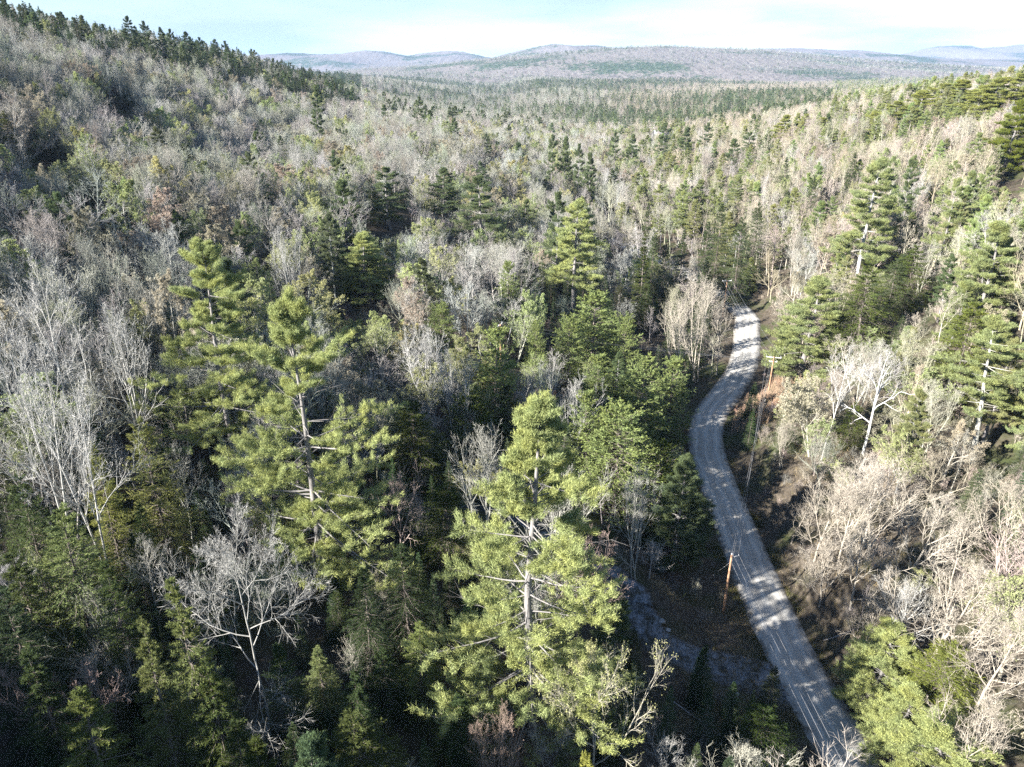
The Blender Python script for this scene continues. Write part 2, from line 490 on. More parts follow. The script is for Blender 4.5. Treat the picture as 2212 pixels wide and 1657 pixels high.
def strip(name, line, half, nc, mat, lift, camber, flare=0.0):
    T = np.gradient(line[:, :2], axis=0); T /= np.linalg.norm(T, axis=1, keepdims=True)
    Nn = np.stack([T[:, 1], -T[:, 0]], 1)
    s = np.concatenate([[0], np.cumsum(np.linalg.norm(np.diff(line[:, :2], axis=0), axis=1))])
    off = np.linspace(-half, half, nc)
    V = np.zeros((len(line), nc, 3))
    wd = 1 + flare * np.exp(-s / 6.0)
    V[..., :2] = line[:, None, :2] + Nn[:, None] * off[None, :, None] * wd[:, None, None]
    V[..., 2] = line[:, 2:3] + lift + camber * (1 - (off / half) ** 2)[None]
    V[:, 0, 2] -= 0.3; V[:, -1, 2] -= 0.3
    uv = np.stack(np.broadcast_arrays(off[None], s[:, None]), -1).reshape(-1, 2)
    return mk_mesh(name, V.reshape(-1, 3), grid_faces(len(line), nc), [mat], smooth=True, uv=uv)
tag(link('road', strip('road', ROAD, 3.5, 11, road_mat(), 0.0, 0.12)), 'grey gravel road winding through the woods', None, None, 'structure')
tag(link('driveway', strip('driveway', DRIVE, 2.6, 7, drive_mat(), 0.03, 0.06, 0.8)), 'blue grey crushed stone driveway joining the road', None, None, 'structure')

# far hills: each a rounded ridge at its own distance and real height
HM = hill_mat()
RIDGE = {}
def hills(sky, D, halfdepth, base, label, seed, amp):
    g = np.random.default_rng(seed)
    pts = np.array([at(px, py, D) for px, py in sky])
    x0, x1 = pts[0, 0], pts[-1, 0]
    step = max(10.0, D / 500)
    xs = np.arange(x0, x1, step); nyy = 46
    ys = D + np.linspace(-1, 1.1, nyy) * halfdepth
    X, Y = np.meshgrid(xs, ys)
    t = (Y - D) / halfdepth
    bell = np.where(t < 0, 1 - np.abs(t) ** 1.6, 1 - np.abs(t) ** 2)
    bell = np.clip(bell, -0.2, 1)
    xs2 = X + 0.16 * halfdepth * np.sin(Y / (0.21 * halfdepth) + X / (0.5 * halfdepth)) * np.minimum(1, np.abs(t) * 2)
    top = np.interp(xs2, pts[:, 0], pts[:, 2])
    Z = base + (top - base) * bell + amp * g.normal(size=X.shape) + amp * 4 * np.sin(X / (0.13 * halfdepth) + Y / (0.1 * halfdepth)) * np.minimum(1, np.abs(t) * 1.5)
    RIDGE[seed] = (xs, ys, Z)
    me = mk_mesh('hill', np.stack([X, Y, Z], -1).reshape(-1, 3), grid_faces(nyy, len(xs)), [HM], smooth=False)
    tag(link('hill', me), label, None, None, 'structure')
hills([(420,150),(520,128),(575,120),(620,114),(680,118),(735,116),(785,109),(825,111),(860,118),(878,121),(905,116),(960,110),(1000,112),(1040,122),(1080,135),(1180,160)], 8200, 1500, 0, 'pair of low blue hills beyond the ridge pines', 1, 2.0)
hills([(930,150),(1000,138),(1060,125),(1110,112),(1160,101),(1195,95),(1230,99),(1290,98),(1312,104),(1345,112),(1420,122),(1500,140),(1600,150)], 6600, 1300, 0, 'highest rounded grey hill on the skyline', 2, 1.8)
hills([(700,158),(800,150),(950,142),(1050,130),(1150,121),(1250,112),(1340,104),(1430,100),(1520,104),(1620,107),(1700,116),(1800,128),(1900,138),(2050,146),(2250,150),(2500,150)], 4600, 1500, -10, 'broad mauve wooded ridge across the valley', 3, 1.6)
hills([(1400,150),(1560,116),(1640,105),(1720,104),(1780,107),(1800,110),(1850,108),(1900,116),(1950,121),(2000,126),(2100,128),(2300,130),(2500,135)], 7400, 1300, 0, 'low wooded hill with a notch on the skyline', 4, 1.8)
hills([(1800,140),(1930,124),(1975,117),(2010,106),(2045,99),(2085,99),(2115,105),(2150,102),(2180,100),(2212,95),(2300,92),(2450,100),(2600,110)], 10500, 1800, 0, 'distant blue mountain at the right edge of the skyline', 5, 2.5)

# ------------------------------------------------------------------ tree prototypes (numpy, unit: metres; trunk mesh + crown mesh)
class Proto: pass
def proto(name, trunk, crown, h, r):
    p = Proto(); p.name, p.trunk, p.crown, p.h, p.r = name, trunk, crown, h, r
    return p

def bare_tree(name, seed, h=16.0, trunk_frac=0.35, spread=0.75, nl=10, trop=0.06, stems=1, n2=8, n3=6, n4=5, tw=0.009, leaves=0, leaf=0.09, rad=0.19, wander=0.10, lim=0.5, lean=0.04):
    g = np.random.default_rng(seed)
    tr, cr = Geo(), Geo()
    # stems
    st = np.zeros((stems, 3)); st[:, 2] = -0.6
    if stems > 1: st[:, :2] = 0.45 * np.stack([np.cos(np.arange(stems) * 2 * pi / stems), np.sin(np.arange(stems) * 2 * pi / stems)], 1)
    d = np.tile([0.0, 0, 1], (stems, 1)) + (0.17 if stems > 1 else lean) * g.normal(size=(stems, 3))
    L = np.full(stems, h * 0.93) * g.uniform(0.82, 1.0, stems)
    P0 = grow(st, d, L, 14, 0.035, 0.02, g)
    rr = rad / math.sqrt(stems) * np.linspace(1, 0.0, 15) ** 0.8 + 0.012
    R0 = np.tile(rr, (stems, 1)); R0[:, 0] *= 1.5
    V, F = tubes(P0, R0, 7); tr.add(V, F, 0)
    # limbs
    k = nl
    t = trunk_frac + (1 - trunk_frac) * (np.arange(k) + g.uniform(0.1, 0.9, (stems, k))) / k
    c, dd = along(P0, t)
    ang = np.radians(62) * spread * (1.15 - 0.75 * (t - trunk_frac) / (1 - trunk_frac)) * g.uniform(0.75, 1.2, t.shape)
    az = np.cumsum(np.full((stems, k), 2.4), 1) + g.uniform(-0.5, 0.5, (stems, k)) + g.uniform(0, 6, (stems, 1))
    d1 = tilt(dd, ang, g, az).reshape(-1, 3)
    L1 = (h * lim * (1.12 - 0.85 * (t - trunk_frac) / (1 - trunk_frac)) * g.uniform(0.7, 1.12, t.shape)).ravel()
    P1 = grow(c.reshape(-1, 3), d1, L1, 7, wander, trop, g)
    r1 = (rad * 0.50 * (1.1 - 0.7 * t) * (L1.reshape(t.shape) / (h * 0.5)) ** 0.6).ravel() / math.sqrt(stems) + 0.012
    V, F = tubes(P1, r1[:, None] * np.linspace(1, 0.22, 8)[None], 5); tr.add(V, F, 0)
    def children(P, Lp, rp, m, t0, ang0, ratio, n_, wn, tp, jitter=0.35):
        N = len(P)
        tt = t0 + (1 - t0) * (np.arange(m) + g.uniform(0, 1, (N, m))) / m
        c, dd = along(P, tt)
        az = np.cumsum(np.full((N, m), 2.4), 1) + g.uniform(0, 6.28, (N, 1)) + g.normal(0, 0.5, (N, m))
        dr = tilt(dd, np.radians(ang0) * g.uniform(0.6, 1.3, (N, m)), g, az).reshape(-1, 3)
        LL = (Lp[:, None] * ratio * (1.15 - 0.65 * tt) * g.uniform(1 - jitter, 1 + jitter, (N, m))).ravel()
        rc = np.maximum((rp[:, None] * 0.60 * (1.1 - 0.6 * tt)).ravel(), 0.009)
        return grow(c.reshape(-1, 3), dr, LL, n_, wn, tp, g), LL, rc
    P2, L2, r2_ = children(P1, L1, r1, n2, 0.2, 42, 0.50, 5, wander * 1.1, trop * 1.1)
    V, F = tubes(P2, r2_[:, None] * np.linspace(1, 0.3, 6)[None], 4); cr.add(V, F, 0)
    # leader tips also carry side branches
    P3, L3, r3 = children(P2, L2, r2_, n3, 0.15, 42, 0.50, 3, wander * 1.2, trop)
    V, F = tubes(P3, np.maximum(r3[:, None] * np.linspace(1, 0.4, 4)[None], tw * 0.7), 3); cr.add(V, F, 0)
    P4, L4, r4 = children(P3, L3, r3, n4, 0.1, 40, 0.62, 2, wander * 1.2, trop * 0.7)
    L4 = np.maximum(L4, 0.3)
    V, F = ribbons(P4, np.full((len(P4), 3), tw) * np.linspace(1, 0.5, 3), g); cr.add(V, F, 1)
    if leaves:
        c, dd = along(P4, g.uniform(0.25, 1, (len(P4), leaves)))
        V, F = blades(c.reshape(-1, 3), dd.reshape(-1, 3), 1, 0.7, leaf, leaf * 0.42, g, 0.05); cr.add(V, F, 2)
    allp = np.concatenate([P2.reshape(-1, 3), P3.reshape(-1, 3), P4.reshape(-1, 3)])
    rq = np.percentile(np.hypot(allp[:, 0], allp[:, 1]), 95)
    top = np.percentile(allp[:, 2], 99.7)
    return proto(name, tr.mesh(name + '_trunk', [M_BARK], True), cr.mesh(name + '_crown', [M_BARK, M_TWIG, M_LEAF]), top, rq)

def pine_tree(name, seed, h=27.0, base=0.28, rmax=5.5, nb=78, gaps=(), fork=None, dens=1.2, bl=0.30, bw=0.025, k=30, rad=0.34, irregular=0.3, top_round=0.62, side=0.0, dead=0, limbs=(), droop=0.0):
    """white pine: straight trunk, tiers of level limbs with upswept tips, foliage in flat feathery pads"""
    g = np.random.default_rng(seed)
    tr, cr = Geo(), Geo()
    P0 = grow(np.array([[0, 0, -0.8]]), np.array([[0.02 * g.normal(), 0.02 * g.normal(), 1.0]]), np.array([h * 0.985 + 0.8]), 18, 0.018, 0.03, g)
    rr = rad * np.linspace(1, 0.06, 19) ** 0.85; rr[0] *= 1.35
    V, F = tubes(P0, rr[None], 9); tr.add(V, F, 0)
    tiers = max(8, int(nb / 5.0))
    tb = base + (1 - base) * (np.arange(tiers) + 0.3 * g.uniform(-1, 1, tiers)) / tiers
    t = np.repeat(tb, 5)[:nb] + g.normal(0, 0.006, min(nb, tiers * 5)); t = np.clip(t, base, 0.985)
    keep = np.ones(len(t), bool)
    for a, b in gaps: keep &= ~((t > a) & (t < b) & (g.uniform(0, 1, len(t)) < 0.85))
    tdead = t[~keep]; t = np.concatenate([t[keep], np.linspace(0.93, 0.985, 9)]); N = len(t)
    q = (t - base) / (1 - base)
    prof = (0.72 + 0.28 * np.sin(np.clip(q * 4.0, 0, pi / 2))) * (1 - q) ** top_round + 0.07
    tierjit0 = 0
    tierjit = 1 + irregular * np.sin(t * 47 + seed) * 0.7
    L = rmax * prof * tierjit * g.uniform(1 - irregular, 1 + 0.6 * irregular, N)
    L = np.maximum(L, 0.7)
    az = np.arange(N) * 2 * pi / 5 + np.floor(t * tiers * 1.0) * 1.1 + g.normal(0, 0.3, N)
    L *= 1 + side * np.cos(az)
    el = np.radians(-8 + 16 * q + 52 * np.clip(q - 0.72, 0, 1) / 0.28 * 0.9 + g.normal(0, 7, N))
    el = el - np.radians(droop) * np.clip(1 - q * 1.6, 0, 1)
    for t_, a_, l_, e_ in limbs:
        t = np.append(t, t_); q = np.append(q, 0.1); az = np.append(az, a_); L = np.append(L, l_); el = np.append(el, radians(e_)); N += 1
    d = np.stack([np.cos(az) * np.cos(el), np.sin(az) * np.cos(el), np.sin(el)], 1)
    c, _ = along(P0, t[None] * 0.99); c = c[0]
    P1 = grow(c, d, L, 6, 0.06, 0.055, g)
    r1 = rad * 0.19 * (L / rmax) ** 0.8 + 0.012
    V, F = tubes(P1, r1[:, None] * np.linspace(1, 0.2, 7)[None], 5); cr.add(V, F, 0)
    if len(tdead) or dead:
        td = np.concatenate([tdead, g.uniform(base * 0.35, base, dead)])
        m = len(td); azd = g.uniform(0, 2 * pi, m); dd = np.stack([np.cos(azd), np.sin(azd), g.uniform(-0.1, 0.35, m)], 1)
        cd, _ = along(P0, td[None] * 0.99)
        Ld = rmax * g.uniform(0.35, 0.85, m)
        Pd = grow(cd[0], dd, Ld, 5, 0.11, 0.05, g)
        V, F = tubes(Pd, (rad * 0.11 * np.ones(m))[:, None] * np.linspace(1, 0.2, 6)[None], 4); cr.add(V, F, 0)
        cc, d2 = along(Pd, g.uniform(0.3, 1, (m, 5)))
        P2d = grow(cc.reshape(-1, 3), tilt(d2, np.full(d2.shape[:2], 0.8), g).reshape(-1, 3), np.repeat(Ld * 0.28, 5), 3, 0.15, 0.05, g)
        V, F = tubes(P2d, np.full((len(P2d), 4), 0.015) * np.linspace(1, 0.3, 4), 3); cr.add(V, F, 0)
    # branchlets to both sides, roughly level
    m = 11
    tt = 0.30 + 0.70 * (np.arange(m) + g.uniform(0, 1, (N, m))) / m
    c, dd = along(P1, tt)
    sgn = np.where((np.arange(m) % 2)[None] == 0, 1.0, -1.0) * np.ones((N, 1))
    sidev = nrm(np.cross(dd, np.array([0, 0, 1.0]))) * sgn[..., None]
    d2 = nrm(dd * 0.75 + sidev * g.uniform(0.5, 1.0, (N, m, 1)) + np.array([0, 0, 0.14]) + 0.13 * g.normal(size=dd.shape))
    L2 = (np.maximum(L[:, None] * 0.42 * (1.25 - 0.75 * tt), 0.35) * g.uniform(0.7, 1.25, (N, m)))
    P2 = grow(c.reshape(-1, 3), d2.reshape(-1, 3), L2.ravel(), 3, 0.12, 0.12, g)
    V, F = tubes(P2, np.full((len(P2), 4), 0.017) * np.linspace(1, 0.35, 4), 3); cr.add(V, F, 0)
    # tufts
    n2 = max(3, int(round(4 * dens)))
    tt = 0.25 + 0.75 * (np.arange(n2) + g.uniform(0, 1, (len(P2), n2))) / n2
    c, dd = along(P2, tt)
    keepn = (g.uniform(0, 1, c.shape[:2]) < np.clip(L2.ravel()[:, None] / 0.9, 0.45, 1)).ravel()
    c = c.reshape(-1, 3)[keepn]; dd = dd.reshape(-1, 3)[keepn]
    cl, dl = along(P1, np.linspace(0.55, 1, 5)[None] * np.ones((N, 1)))
    ctop = np.stack([np.zeros(9), np.zeros(9), np.zeros(9)], 1); ct, dt = along(P0, np.linspace(0.9, 1, 9)[None])
    c = np.concatenate([c, cl.reshape(-1, 3), ct[0]]); dd = np.concatenate([dd, dl.reshape(-1, 3), dt[0]])
    V, F = blades(c, nrm(dd * 0.7 + np.array([0, 0, 0.75])), k, 0.60, bl, bw, g, 0.13); cr.add(V, F, 1)
    r = np.percentile(np.hypot(P2[..., 0], P2[..., 1]), 93)
    return proto(name, tr.mesh(name + '_trunk', [M_BARK], True), cr.mesh(name + '_crown', [M_BARK, M_NEEDLE]), h, r)

def fir_tree(name, seed, h=16.0, base=0.06, rmax=2.7, nb=170, droop=0.10, m=12, k=7, bl=0.17, bw=0.020, rad=0.17, power=0.85, topr=0.06, fluff=0.0, upsw=0.02):
    """spruce, fir, hemlock or cedar: a cone of closely set sprays"""
    g = np.random.default_rng(seed)
    tr, cr = Geo(), Geo()
    P0 = grow(np.array([[0, 0, -0.6]]), np.array([[0.01, 0.01, 1.0]]), np.array([h + 0.55]), 14, 0.01, 0.05, g)
    rr = rad * np.linspace(1, 0.03, 15); rr[0] *= 1.3
    V, F = tubes(P0, rr[None], 7); tr.add(V, F, 0)
    q = np.sort(1 - (1 - g.uniform(0, 1, nb)) ** 0.80); q = np.clip(q, 0, 0.99); t = base + (1 - base) * q
    L = rmax * ((1 - q) ** power * (1 - 0.25 * (1 - q) ** 6) + topr) * g.uniform(0.72, 1.15, nb)
    L *= 1 + 0.10 * np.sin(q * 60 + seed)
    az = np.arange(nb) * 2.399 + g.normal(0, 0.25, nb)
    el = np.radians(-14 + 62 * q ** 2.2 + g.normal(0, 6, nb))
    d = np.stack([np.cos(az) * np.cos(el), np.sin(az) * np.cos(el), np.sin(el)], 1)
    c, _ = along(P0, t[None]); c = c[0]
    P1 = grow(c, d, L, 4, 0.04, upsw - droop * (1 - q), g)
    V, F = tubes(P1, (0.012 + 0.012 * L / rmax)[:, None] * np.linspace(1.6, 0.4, 5)[None], 3); cr.add(V, F, 0)
    tt = 0.18 + 0.82 * (np.arange(m) + g.uniform(0, 1, (nb, m))) / m
    c, dd = along(P1, tt)
    sgn = np.where((np.arange(m) % 2)[None] == 0, 1.0, -1.0) * np.ones((nb, 1))
    sidev = nrm(np.cross(dd, np.array([0, 0, 1.0]))) * sgn[..., None]
    d2 = nrm(dd * 0.8 + sidev * g.uniform(0.4, 1.0, (nb, m, 1)) + np.array([0, 0, -0.12 + fluff]) + (0.12 + fluff) * g.normal(size=dd.shape))
    L2 = np.maximum(L[:, None] * 0.36 * (1.2 - 0.7 * tt), 0.16) * g.uniform(0.7, 1.2, (nb, m))
    P2 = grow(c.reshape(-1, 3), d2.reshape(-1, 3), L2.ravel(), 2, 0.06, -0.02, g)
    kk = np.linspace(0.1, 1, k)[None] * np.ones((len(P2), 1))
    c, dd = along(P2, kk)
    V, F = blades(c.reshape(-1, 3), dd.reshape(-1, 3), 2, 0.55, bl, bw, g, 0.03); cr.add(V, F, 1)
    ct, dt = along(P0, np.linspace(0.86, 1.0, 12)[None])
    V, F = blades(ct[0], dt[0], 14, 0.8, bl * 1.1, bw, g, 0.03); cr.add(V, F, 1)
    r = np.percentile(np.hypot(P2[..., 0], P2[..., 1]), 92)
    return proto(name, tr.mesh(name + '_trunk', [M_BARK], True), cr.mesh(name + '_crown', [M_BARK, M_NEEDLE]), h, r)

# forest-grown broadleaf trees, bare
MAPLE = [bare_tree('maple', 11, h=16, trunk_frac=0.34, spread=0.75, nl=11),
         bare_tree('maple', 12, h=16, trunk_frac=0.25, spread=0.62, nl=12, trop=0.09, lim=0.55),
         bare_tree('maple', 13, h=15, trunk_frac=0.22, spread=0.80, nl=8, stems=2, n2=8, lim=0.46),
         bare_tree('maple', 14, h=17, trunk_frac=0.45, spread=0.85, nl=10, trop=0.05, lim=0.46),
         bare_tree('maple', 15, h=15, trunk_frac=0.15, spread=0.55, nl=7, stems=3, trop=0.08, lim=0.48)]
SLIM = [bare_tree('slim', 21, h=18, trunk_frac=0.45, spread=0.62, nl=11, trop=0.10, lim=0.32, n2=6, n3=6, n4=5, rad=0.15),
        bare_tree('slim', 22, h=19, trunk_frac=0.55, spread=0.7, nl=10, trop=0.08, lim=0.28, n2=6, n3=6, n4=5, rad=0.14),
        bare_tree('slim', 23, h=17, trunk_frac=0.35, spread=0.5, nl=9, stems=2, trop=0.10, lim=0.30, n2=6, n3=5, n4=5, rad=0.15)]
BIRCH = [bare_tree('birch', 31, h=18, trunk_frac=0.40, spread=0.72, nl=9, trop=0.07, lim=0.42, n2=8, n3=7, n4=6, rad=0.145, wander=0.11, tw=0.008),
         bare_tree('birch', 32, h=17, trunk_frac=0.30, spread=0.62, nl=8, stems=2, trop=0.06, lim=0.42, n2=8, n3=7, n4=6, rad=0.165, wander=0.11, tw=0.008)]
BUD = [bare_tree('budding', 41, h=15, trunk_frac=0.28, spread=0.75, nl=10, n2=7, n3=6, n4=5, leaves=4, leaf=0.15),
       bare_tree('budding', 42, h=14, trunk_frac=0.22, spread=0.66, nl=8, stems=2, n2=7, n3=6, n4=5, leaves=4, leaf=0.15),
       bare_tree('budding', 43, h=15, trunk_frac=0.32, spread=0.85, nl=9, n2=7, n3=6, n4=5, leaves=5, leaf=0.16, lim=0.44)]
SHRUB = [bare_tree('shrub', 51, h=4.5, trunk_frac=0.05, spread=0.6, nl=6, stems=4, n2=6, n3=5, n4=4, rad=0.07, lim=0.5, tw=0.008)]
PINE = [pine_tree('pine', 61, h=26, base=0.30, rmax=5.0, dens=1.0),
        pine_tree('pine', 62, h=24, base=0.22, rmax=4.6, nb=66, irregular=0.5, dens=0.9, dead=6),
        pine_tree('pine', 63, h=27, base=0.45, rmax=4.8, nb=56, irregular=0.45, dead=12),
        pine_tree('pine', 64, h=20, base=0.10, rmax=4.8, nb=80, irregular=0.25, dens=1.25)]
SPRUCE = [fir_tree('spruce', 71, nb=200), fir_tree('spruce', 72, h=15, rmax=2.3, nb=150, power=0.95), fir_tree('spruce', 73, h=14, rmax=3.0, nb=150, droop=0.14)]
HEMLOCK = [fir_tree('hemlock', 81, h=16, rmax=3.5, nb=190, power=0.85, droop=0.16, m=14, k=7, topr=0.10, fluff=0.12, bl=0.15, bw=0.024),
           fir_tree('hemlock', 82, h=14, rmax=3.2, nb=170, power=0.72, droop=0.12, m=14, k=7, topr=0.14, fluff=0.2, bl=0.15, bw=0.024)]
CEDAR = [fir_tree('cedar', 91, h=13, rmax=2.5, nb=170, power=0.42, droop=0.0, m=12, k=7, topr=0.18, fluff=0.3, bl=0.16, bw=0.034, upsw=0.10),
         fir_tree('cedar', 92, h=12, rmax=2.9, nb=160, power=0.35, droop=0.0, m=12, k=7, topr=0.22, fluff=0.35, bl=0.16, bw=0.036, upsw=0.09)]
# light ones for the far valley
FARB = [bare_tree('far_bare', 101 + i, h=15, trunk_frac=0.3, spread=0.8, nl=7, n2=4, n3=3, n4=2, tw=0.05, lim=0.45, rad=0.2) for i in range(2)]
FARC = [fir_tree('far_conifer', 111, h=17, rmax=3.2, nb=60, m=6, k=3, bl=0.6, bw=0.16, power=0.7), fir_tree('far_conifer', 112, h=18, rmax=3.8, nb=46, m=6, k=3, bl=0.7, bw=0.2, power=0.45, topr=0.2)]

# ------------------------------------------------------------------ trees as things
GREY, LGREY, TAN, WHITE, BROWN = (0.395, 0.385, 0.34), (0.44, 0.43, 0.405), (0.415, 0.368, 0.305), (0.50, 0.485, 0.455), (0.20, 0.17, 0.15)
PBARK = (0.25, 0.235, 0.225)
LTAN = (0.445, 0.40, 0.335)
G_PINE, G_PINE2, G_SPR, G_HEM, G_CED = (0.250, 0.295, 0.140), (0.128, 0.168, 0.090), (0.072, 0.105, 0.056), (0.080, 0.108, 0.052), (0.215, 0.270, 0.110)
B_OLIVE, B_YEL, B_PEACH, B_RED = (0.35, 0.39, 0.18), (0.45, 0.45, 0.21), (0.42, 0.375, 0.285), (0.30, 0.15, 0.11)
KINDS = {'maple': MAPLE, 'slim': SLIM, 'birch': BIRCH, 'bud': BUD, 'pine': PINE, 'spruce': SPRUCE, 'hemlock': HEMLOCK, 'cedar': CEDAR, 'shrub': SHRUB, 'farb': FARB, 'farc': FARC}
NAMES = {'maple': 'bare_tree', 'slim': 'slender_bare_tree', 'birch': 'birch_tree', 'bud': 'budding_tree', 'pine': 'pine_tree', 'spruce': 'spruce_tree', 'hemlock': 'hemlock_tree', 'cedar': 'cedar_tree'}
GROUPS = {'maple': 'bare trees of the wood', 'slim': 'slender bare trees on the sunny slope', 'birch': 'pale birches among the bare trees', 'bud': 'trees coming into leaf', 'pine': 'tall pines above the wood', 'spruce': 'spruces in the wood', 'hemlock': 'hemlocks in the wood', 'cedar': 'yellow green cedars near the road'}
trees = []      # every single tree: dict with place, size, kind
def put_tree(kind, p, loc, rz, sz, sr, tint, bark, label=None, hero=False, lean=(0, 0)):
    root = bpy.data.objects.new(NAMES[kind], None); scene.collection.objects.link(root)
    root.empty_display_size = 0.5
    root.location = loc; root.rotation_euler = (lean[0], lean[1], rz); root.scale = (sr, sr, sz)
    for nm, me in (('trunk', p.trunk), ('crown', p.crown)):
        o = link(nm, me, root); o['tint'] = tint; o['bark'] = bark
    tag(root, label, 'tree', GROUPS[kind])
    t = dict(root=root, kind=kind, x=loc[0], y=loc[1], z=loc[2], h=p.h * sz, r=p.r * sr, label=label, hero=hero, tint=tint, bark=bark)
    trees.append(t)
    return t

clear = []      # points of the picture that nothing planted later may cover: px, py, distance
def keep_clear(px, py, D): clear.append((px, py, D))
def clear_line(pts, D, n=8):
    for a, b in zip(pts[:-1], pts[1:]):
        for t in np.linspace(0, 1, n): keep_clear(a[0] + (b[0] - a[0]) * t, a[1] + (b[1] - a[1]) * t, D)

hero_pos = []
def hero(kind, var, px, py, D, width, tint, bark, label, rz=0.0, lean=(0, 0), vis=None, p=None):
    """a tree seen singly in the photograph: its top at that pixel, standing D metres ahead; width = crown width in photo px"""
    p = p or KINDS[kind][var]
    if D < 0:
        Ds = np.linspace(25, 450, 1700); qq = np.array([at(px, py, d_) for d_ in Ds]); ok = np.nonzero(qq[:, 2] - H(qq[:, 0], qq[:, 1]) <= -D)[0]
        D = float(Ds[ok[0]]) if len(ok) else 430.0
    q = at(px, py, D); x, y = q[0] - 0, q[1]
    zg = Hs(x, y); h = q[2] - zg
    h = max(h, 4.0)
    dep = y * CP - (zg + h * 0.6 - CAM_Z) * SP
    r = width / 2 * S / FPX * dep
    r = max(r, 0.62 * p.r * h / p.h)
    t = put_tree(kind, p, (x, y, zg), rz, h / p.h, r / p.r, tint, bark, label, True, lean)
    hero_pos.append((x, y, max(1.8, 0.45 * r)))
    pb = project([x, y, zg])[0]
    vb = vis if vis else py + 0.62 * (pb[1] - py)
    for f in np.linspace(0.04, 1, 10):
        vy = py + (vb - py) * f
        for s in (-0.36, 0, 0.36): keep_clear(px + s * width * min(1, f * 1.5 + 0.1), vy, D)
    print('HERO %-8s h=%.1f r=%.1f zg=%.1f base=(%.0f,%.0f) %s' % (kind, h, r, zg, pb[0], pb[1], label[:50]))
    return t

# the great pines
P1 = pine_tree('forked', 201, h=32, base=0.16, rmax=7.4, nb=112, gaps=((0.62, 0.74), (0.44, 0.50)), irregular=0.45, rad=0.42, side=0.12, droop=10, limbs=((0.30, -1.0, 10.5, -26), (0.27, -0.75, 9.5, -30), (0.40, 2.6, 8.5, -8)), k=42, bl=0.33, bw=0.017, dens=1.5, dead=4, top_round=0.68)
P2 = pine_tree('flat', 202, h=31, base=0.34, rmax=6.4, nb=98, gaps=((0.66, 0.70), (0.5, 0.55)), irregular=0.5, rad=0.36, k=42, bl=0.33, bw=0.017, dens=1.5, dead=3, top_round=0.72)
P3 = pine_tree('full', 203, h=34, base=0.12, rmax=7.8, nb=112, gaps=((0.54, 0.60), (0.38, 0.42)), irregular=0.3, rad=0.42, k=42, bl=0.33, bw=0.017, dens=1.5, droop=8, top_round=0.78, dead=3)
YG = (0.335, 0.385, 0.170)
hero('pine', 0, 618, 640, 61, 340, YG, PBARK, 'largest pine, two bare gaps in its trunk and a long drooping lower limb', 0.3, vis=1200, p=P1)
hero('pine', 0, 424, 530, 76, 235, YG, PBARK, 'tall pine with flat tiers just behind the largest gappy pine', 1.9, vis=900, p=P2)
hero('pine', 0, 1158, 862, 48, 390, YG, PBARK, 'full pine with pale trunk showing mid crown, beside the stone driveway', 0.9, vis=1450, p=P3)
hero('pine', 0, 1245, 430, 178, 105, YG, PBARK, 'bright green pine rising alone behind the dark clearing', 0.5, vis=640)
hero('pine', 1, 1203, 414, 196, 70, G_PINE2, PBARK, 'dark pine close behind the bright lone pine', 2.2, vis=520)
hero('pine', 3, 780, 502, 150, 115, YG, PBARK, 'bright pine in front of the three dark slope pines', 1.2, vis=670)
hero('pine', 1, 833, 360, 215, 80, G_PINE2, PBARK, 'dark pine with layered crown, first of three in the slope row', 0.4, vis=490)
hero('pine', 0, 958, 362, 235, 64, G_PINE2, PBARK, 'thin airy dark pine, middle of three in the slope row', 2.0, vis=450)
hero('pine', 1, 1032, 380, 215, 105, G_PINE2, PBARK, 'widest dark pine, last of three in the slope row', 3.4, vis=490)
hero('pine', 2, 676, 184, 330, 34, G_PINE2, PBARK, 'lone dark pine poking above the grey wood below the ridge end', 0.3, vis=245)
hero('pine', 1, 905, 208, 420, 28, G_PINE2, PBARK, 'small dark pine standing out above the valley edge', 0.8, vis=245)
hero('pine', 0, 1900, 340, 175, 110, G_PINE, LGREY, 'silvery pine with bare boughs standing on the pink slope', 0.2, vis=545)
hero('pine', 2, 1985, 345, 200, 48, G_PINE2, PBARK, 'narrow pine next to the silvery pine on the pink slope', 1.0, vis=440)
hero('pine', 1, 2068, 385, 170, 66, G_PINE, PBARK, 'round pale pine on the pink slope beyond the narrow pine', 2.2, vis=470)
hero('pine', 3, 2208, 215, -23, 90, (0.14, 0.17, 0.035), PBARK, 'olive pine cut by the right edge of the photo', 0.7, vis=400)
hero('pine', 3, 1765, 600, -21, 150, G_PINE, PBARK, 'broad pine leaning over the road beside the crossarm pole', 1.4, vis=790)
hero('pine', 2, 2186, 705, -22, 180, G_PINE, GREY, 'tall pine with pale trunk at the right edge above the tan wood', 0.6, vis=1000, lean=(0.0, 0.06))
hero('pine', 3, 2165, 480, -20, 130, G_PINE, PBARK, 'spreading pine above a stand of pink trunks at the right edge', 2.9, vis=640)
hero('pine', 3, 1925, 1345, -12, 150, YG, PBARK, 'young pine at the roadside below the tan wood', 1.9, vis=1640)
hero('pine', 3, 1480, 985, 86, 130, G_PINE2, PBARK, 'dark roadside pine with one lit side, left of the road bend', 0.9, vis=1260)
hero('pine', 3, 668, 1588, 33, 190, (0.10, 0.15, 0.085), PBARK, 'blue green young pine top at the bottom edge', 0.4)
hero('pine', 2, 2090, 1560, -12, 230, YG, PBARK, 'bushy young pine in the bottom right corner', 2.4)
hero('pine', 3, 1975, 1490, -10, 150, YG, PBARK, 'second young pine at the roadside, just below the first', 3.1)
